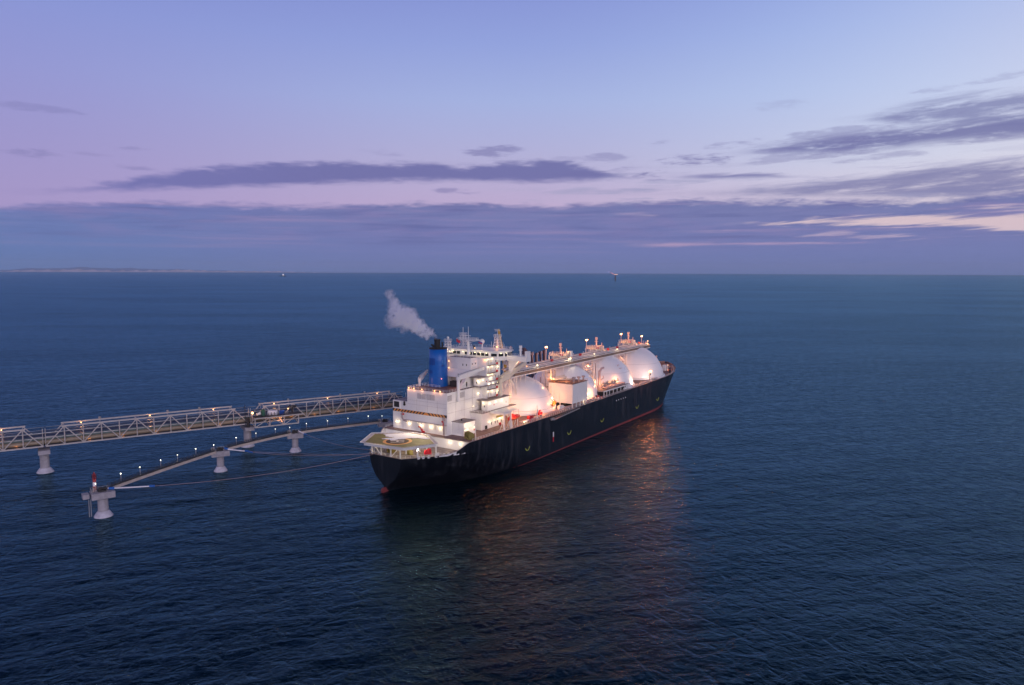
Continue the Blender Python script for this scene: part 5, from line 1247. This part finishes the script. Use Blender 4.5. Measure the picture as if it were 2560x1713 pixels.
# ------------------------------------------------------------------ loading platform behind the ship
lpf=empty('loading_platform','concrete jetty head on piles hidden behind the ship, under the loading arms','platform',tuple(s2w(158,40,0)),ship_rz)
MB().box((-32,-9,9.5),(34,12,11.5)).build('deck_slab',M['concrete'],lpf)
mb=MB()
for x in range(-28,33,12):
    for y in (-6,9): mb.cyl((x,y,-3),(x,y,9.6),1.3,n=14)
mb.build('piles',M['concrete'],lpf)
arml=[(155.5,'leftmost, nearly upright'),(161,'second from the left'),(164.5,'third from the left'),(169,'fourth from the left'),(174.5,'fifth from the left'),(178.5,'rightmost')]
for k,(x,w) in enumerate(arml):
    o=empty('cargo_loader','dark maroon cargo loading arm behind the walkway, %s of the row'%w,'cargo loader',tuple(s2w(x,33,11.5)),ship_rz,'loading arms on the jetty')
    h=25 if k else 27.5
    MB().cyl((0,0,0),(0,0,h-4),.75,n=12).build('riser',M['armdark'],o)
    if k==0:
        MB().bar((-.3,0,h-6),(-.5,.4,h+3.6),1.5,1.7).bar((.5,0,h-5),(1.4,0,h+2.6),1.0).build('inboard_arm',M['armdark'],o)
    else:
        lean=-1.8 if k%2 else -2.8
        MB().bar((0,0,h-4.5),(lean,-.6,h+1.8+.5*(k%3)),1.0,1.2).build('inboard_arm',M['armdark'],o)
        MB().bar((.9,-.3,h-8),(lean+.9,-1.0,h+1.6+.5*(k%3)),.4).tube([(lean+.9,-1.0,h+1.6+.5*(k%3)),(lean+1.9,-1.0,h+1.9+.5*(k%3)),(lean+2.3,-1,h+1.2)],.25).build('outboard_arm',M['armpink'],o)
    MB().box((-1.3,-.5,h-9),(1.2,.7,h-5)).build('counterweight',M['armdark'],o)
light(tuple(s2w(160,26,33)),500,(1,.6,.4),None,.4); light(tuple(s2w(176,26,33)),500,(1,.6,.4),None,.4)
gc_=empty('gangway_crane','yellow crane boom leaning up behind the wheelhouse','crane',tuple(s2w(131,30,0)),ship_rz)
MB().cyl((0,0,-2),(0,0,30),1.6,n=14).build('column',M['concrete'],gc_)
mb=MB()
for a in (-.8,.8):
    mb.bar((1.2,a,26),(-7.8,a*.3,56.0),.5,.75)
for k in range(10):
    t=k/10; t2_=(k+1)/10
    pa=Vector((1.2,.8*(1-.7*t)*(1 if k%2 else -1),26)).lerp(Vector((-7.8,0,56)),t); pa.y=.8*(1-.7*t)*(1 if k%2 else -1)
    pb=Vector((1.2,0,26)).lerp(Vector((-7.8,0,56)),t2_); pb.y=-.8*(1-.7*t2_)*(1 if k%2 else -1); mb.bar(pa,pb,.3)
mb.build('boom',M['yellow'],gc_)
MB().bar((2.6,.5,24),(-3.4,.3,44),.6).box((-1.4,-1.2,38),(1.0,1.2,41.5)).build('machinery',M['yellow'],gc_)
MB().bar((4,0,26),(4.6,0,45.5),.5).build('mast',M['armpink'],gc_)
light(tuple(s2w(128.5,27,43.5)),160,ORG,None,.3)

# ------------------------------------------------------------------ far away
def aw(a_px,d):  # direction of a measured column -> world ground point
    a=math.atan((a_px-1280)/F_PX); return d*math.sin(a),d*math.cos(a)
x,y=-3960,12400
tg=empty('distant_vessel','tiny dark vessel with a bright white lamp near the horizon, left of centre','ship',(x,y,0),R(15))
mb=MB(); mb.prism([(-48,-9),(40,-9),(56,0),(40,9),(-48,9)],0,9); mb.build('hull',M['black'],tg)
mb=MB(); mb.box((0,-8,9),(26,8,24)); mb.box((6,-6,24),(20,6,36)); mb.cyl((14,0,36),(14,0,50),1.2); mb.build('superstructure',M['cream'],tg)
MB().sphere((8,-9,30),8,8).build('deck_lamp',mat('far_white_lamp',(1,.95,1),emit=.8,emcol=(.92,.86,1)),tg)
x,y=1150,8020
pf=empty('offshore_tower','small red-lit offshore loading tower with boom, near the horizon right of centre','tower',(x,y,0),0)
MB().revolve((0,0),[(7,-2),(7,14),(8,22),(6,30),(5,60)],20).build('column',mat('far_column',(.12,.10,.12),.8),pf)
MB().box((-20,-5,60),(26,5,65)).build('deck',mat('far_deck',(.6,.25,.2),.6),pf)
mb=MB(); mb.bar((-20,0,64),(-58,0,88),7,7); mb.bar((-6,0,67),(-40,0,82),3); mb.build('boom',mat('far_boom',(.6,.3,.35),.6),pf)
MB().box((-14,-6.4,62),(24,-5.2,66)).build('deck_lights',mat('far_lamp',(1,.75,.55),emit=1.0,emcol=(1,.56,.40)),pf)
MB().bar((-22,-4,67),(-46,-4,82),3.2).build('boom_lights',mat('far_lamp_pink',(1,.6,.7),emit=.5,emcol=(.95,.45,.5)),pf)
MB().box((-84,-3,90),(-66,3,94)).build('boom_tip_light',mat('far_lamp_violet',(.7,.6,1),emit=.5,emcol=(.6,.5,.9)),pf)
# hilly coast with snowy shore, far left
def coast():
    D=52000; rr=random.Random(2)
    def strip(name,hfun,m,dist,a0,a1,n=220,depth=900):
        mb=MB(); vs_=[]
        for k in range(n+1):
            a=a0+(a1-a0)*k/n; h=hfun(a); 
            for dd,hh in ((0,0),(depth,h),(depth*3,h*.5)):
                vs_.append(((dist+dd)*math.sin(R(a)),(dist+dd)*math.cos(R(a)),hh))
        mb.add(vs_,[(3*k+j,3*k+3+j,3*k+4+j,3*k+1+j) for k in range(n) for j in (0,1)],True)
        return mb.build(name,m)
    def fb(a,s,seed):
        v=0
        for o in range(5): v+=math.sin(a*s*2**o+seed*1.7+o*2.1)*math.cos(a*s*1.31*2**o+seed)/1.8**o
        return v
    env=lambda a:max(0,min(1,(a+39)/6))*max(0,min(1,(-17-a)/12))
    m1=mat('far_hills',(.26,.38,.60),.95); m2=mat('snowy_shore',(.84,.80,.90),.9,var=.55,scale=.0012)  # blue of haze and dusk light mixed into the hill colour
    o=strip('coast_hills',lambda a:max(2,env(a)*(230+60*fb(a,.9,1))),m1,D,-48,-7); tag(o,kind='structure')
    o=strip('snowy_shore',lambda a:max(1,min(1,max(0,(-13-a)/10))*max(.15,min(1,(a+36)/2))*(105+55*fb(a,3.1,4))),m2,D-3000,-40,-13); tag(o,kind='structure')
coast()
print('objects',len(bpy.data.objects))

# ------------------------------------------------------------------ sea air between here and the horizon
mb=MB(); mb.prism([(58500*math.cos(2*PI*k/48),58500*math.sin(2*PI*k/48)) for k in range(48)],-5,700)
hm=bpy.data.materials.new('haze'); hm.use_nodes=True; hm.node_tree.nodes.clear()
pv=hm.node_tree.nodes.new('ShaderNodeVolumePrincipled'); pv.inputs['Color'].default_value=(.80,.90,1.0,1); pv.inputs['Density'].default_value=1.0e-5; pv.inputs['Anisotropy'].default_value=0.0
ho=hm.node_tree.nodes.new('ShaderNodeOutputMaterial'); hm.node_tree.links.new(pv.outputs[0],ho.inputs['Volume'])
tag(mb.build('haze',hm),kind='stuff')
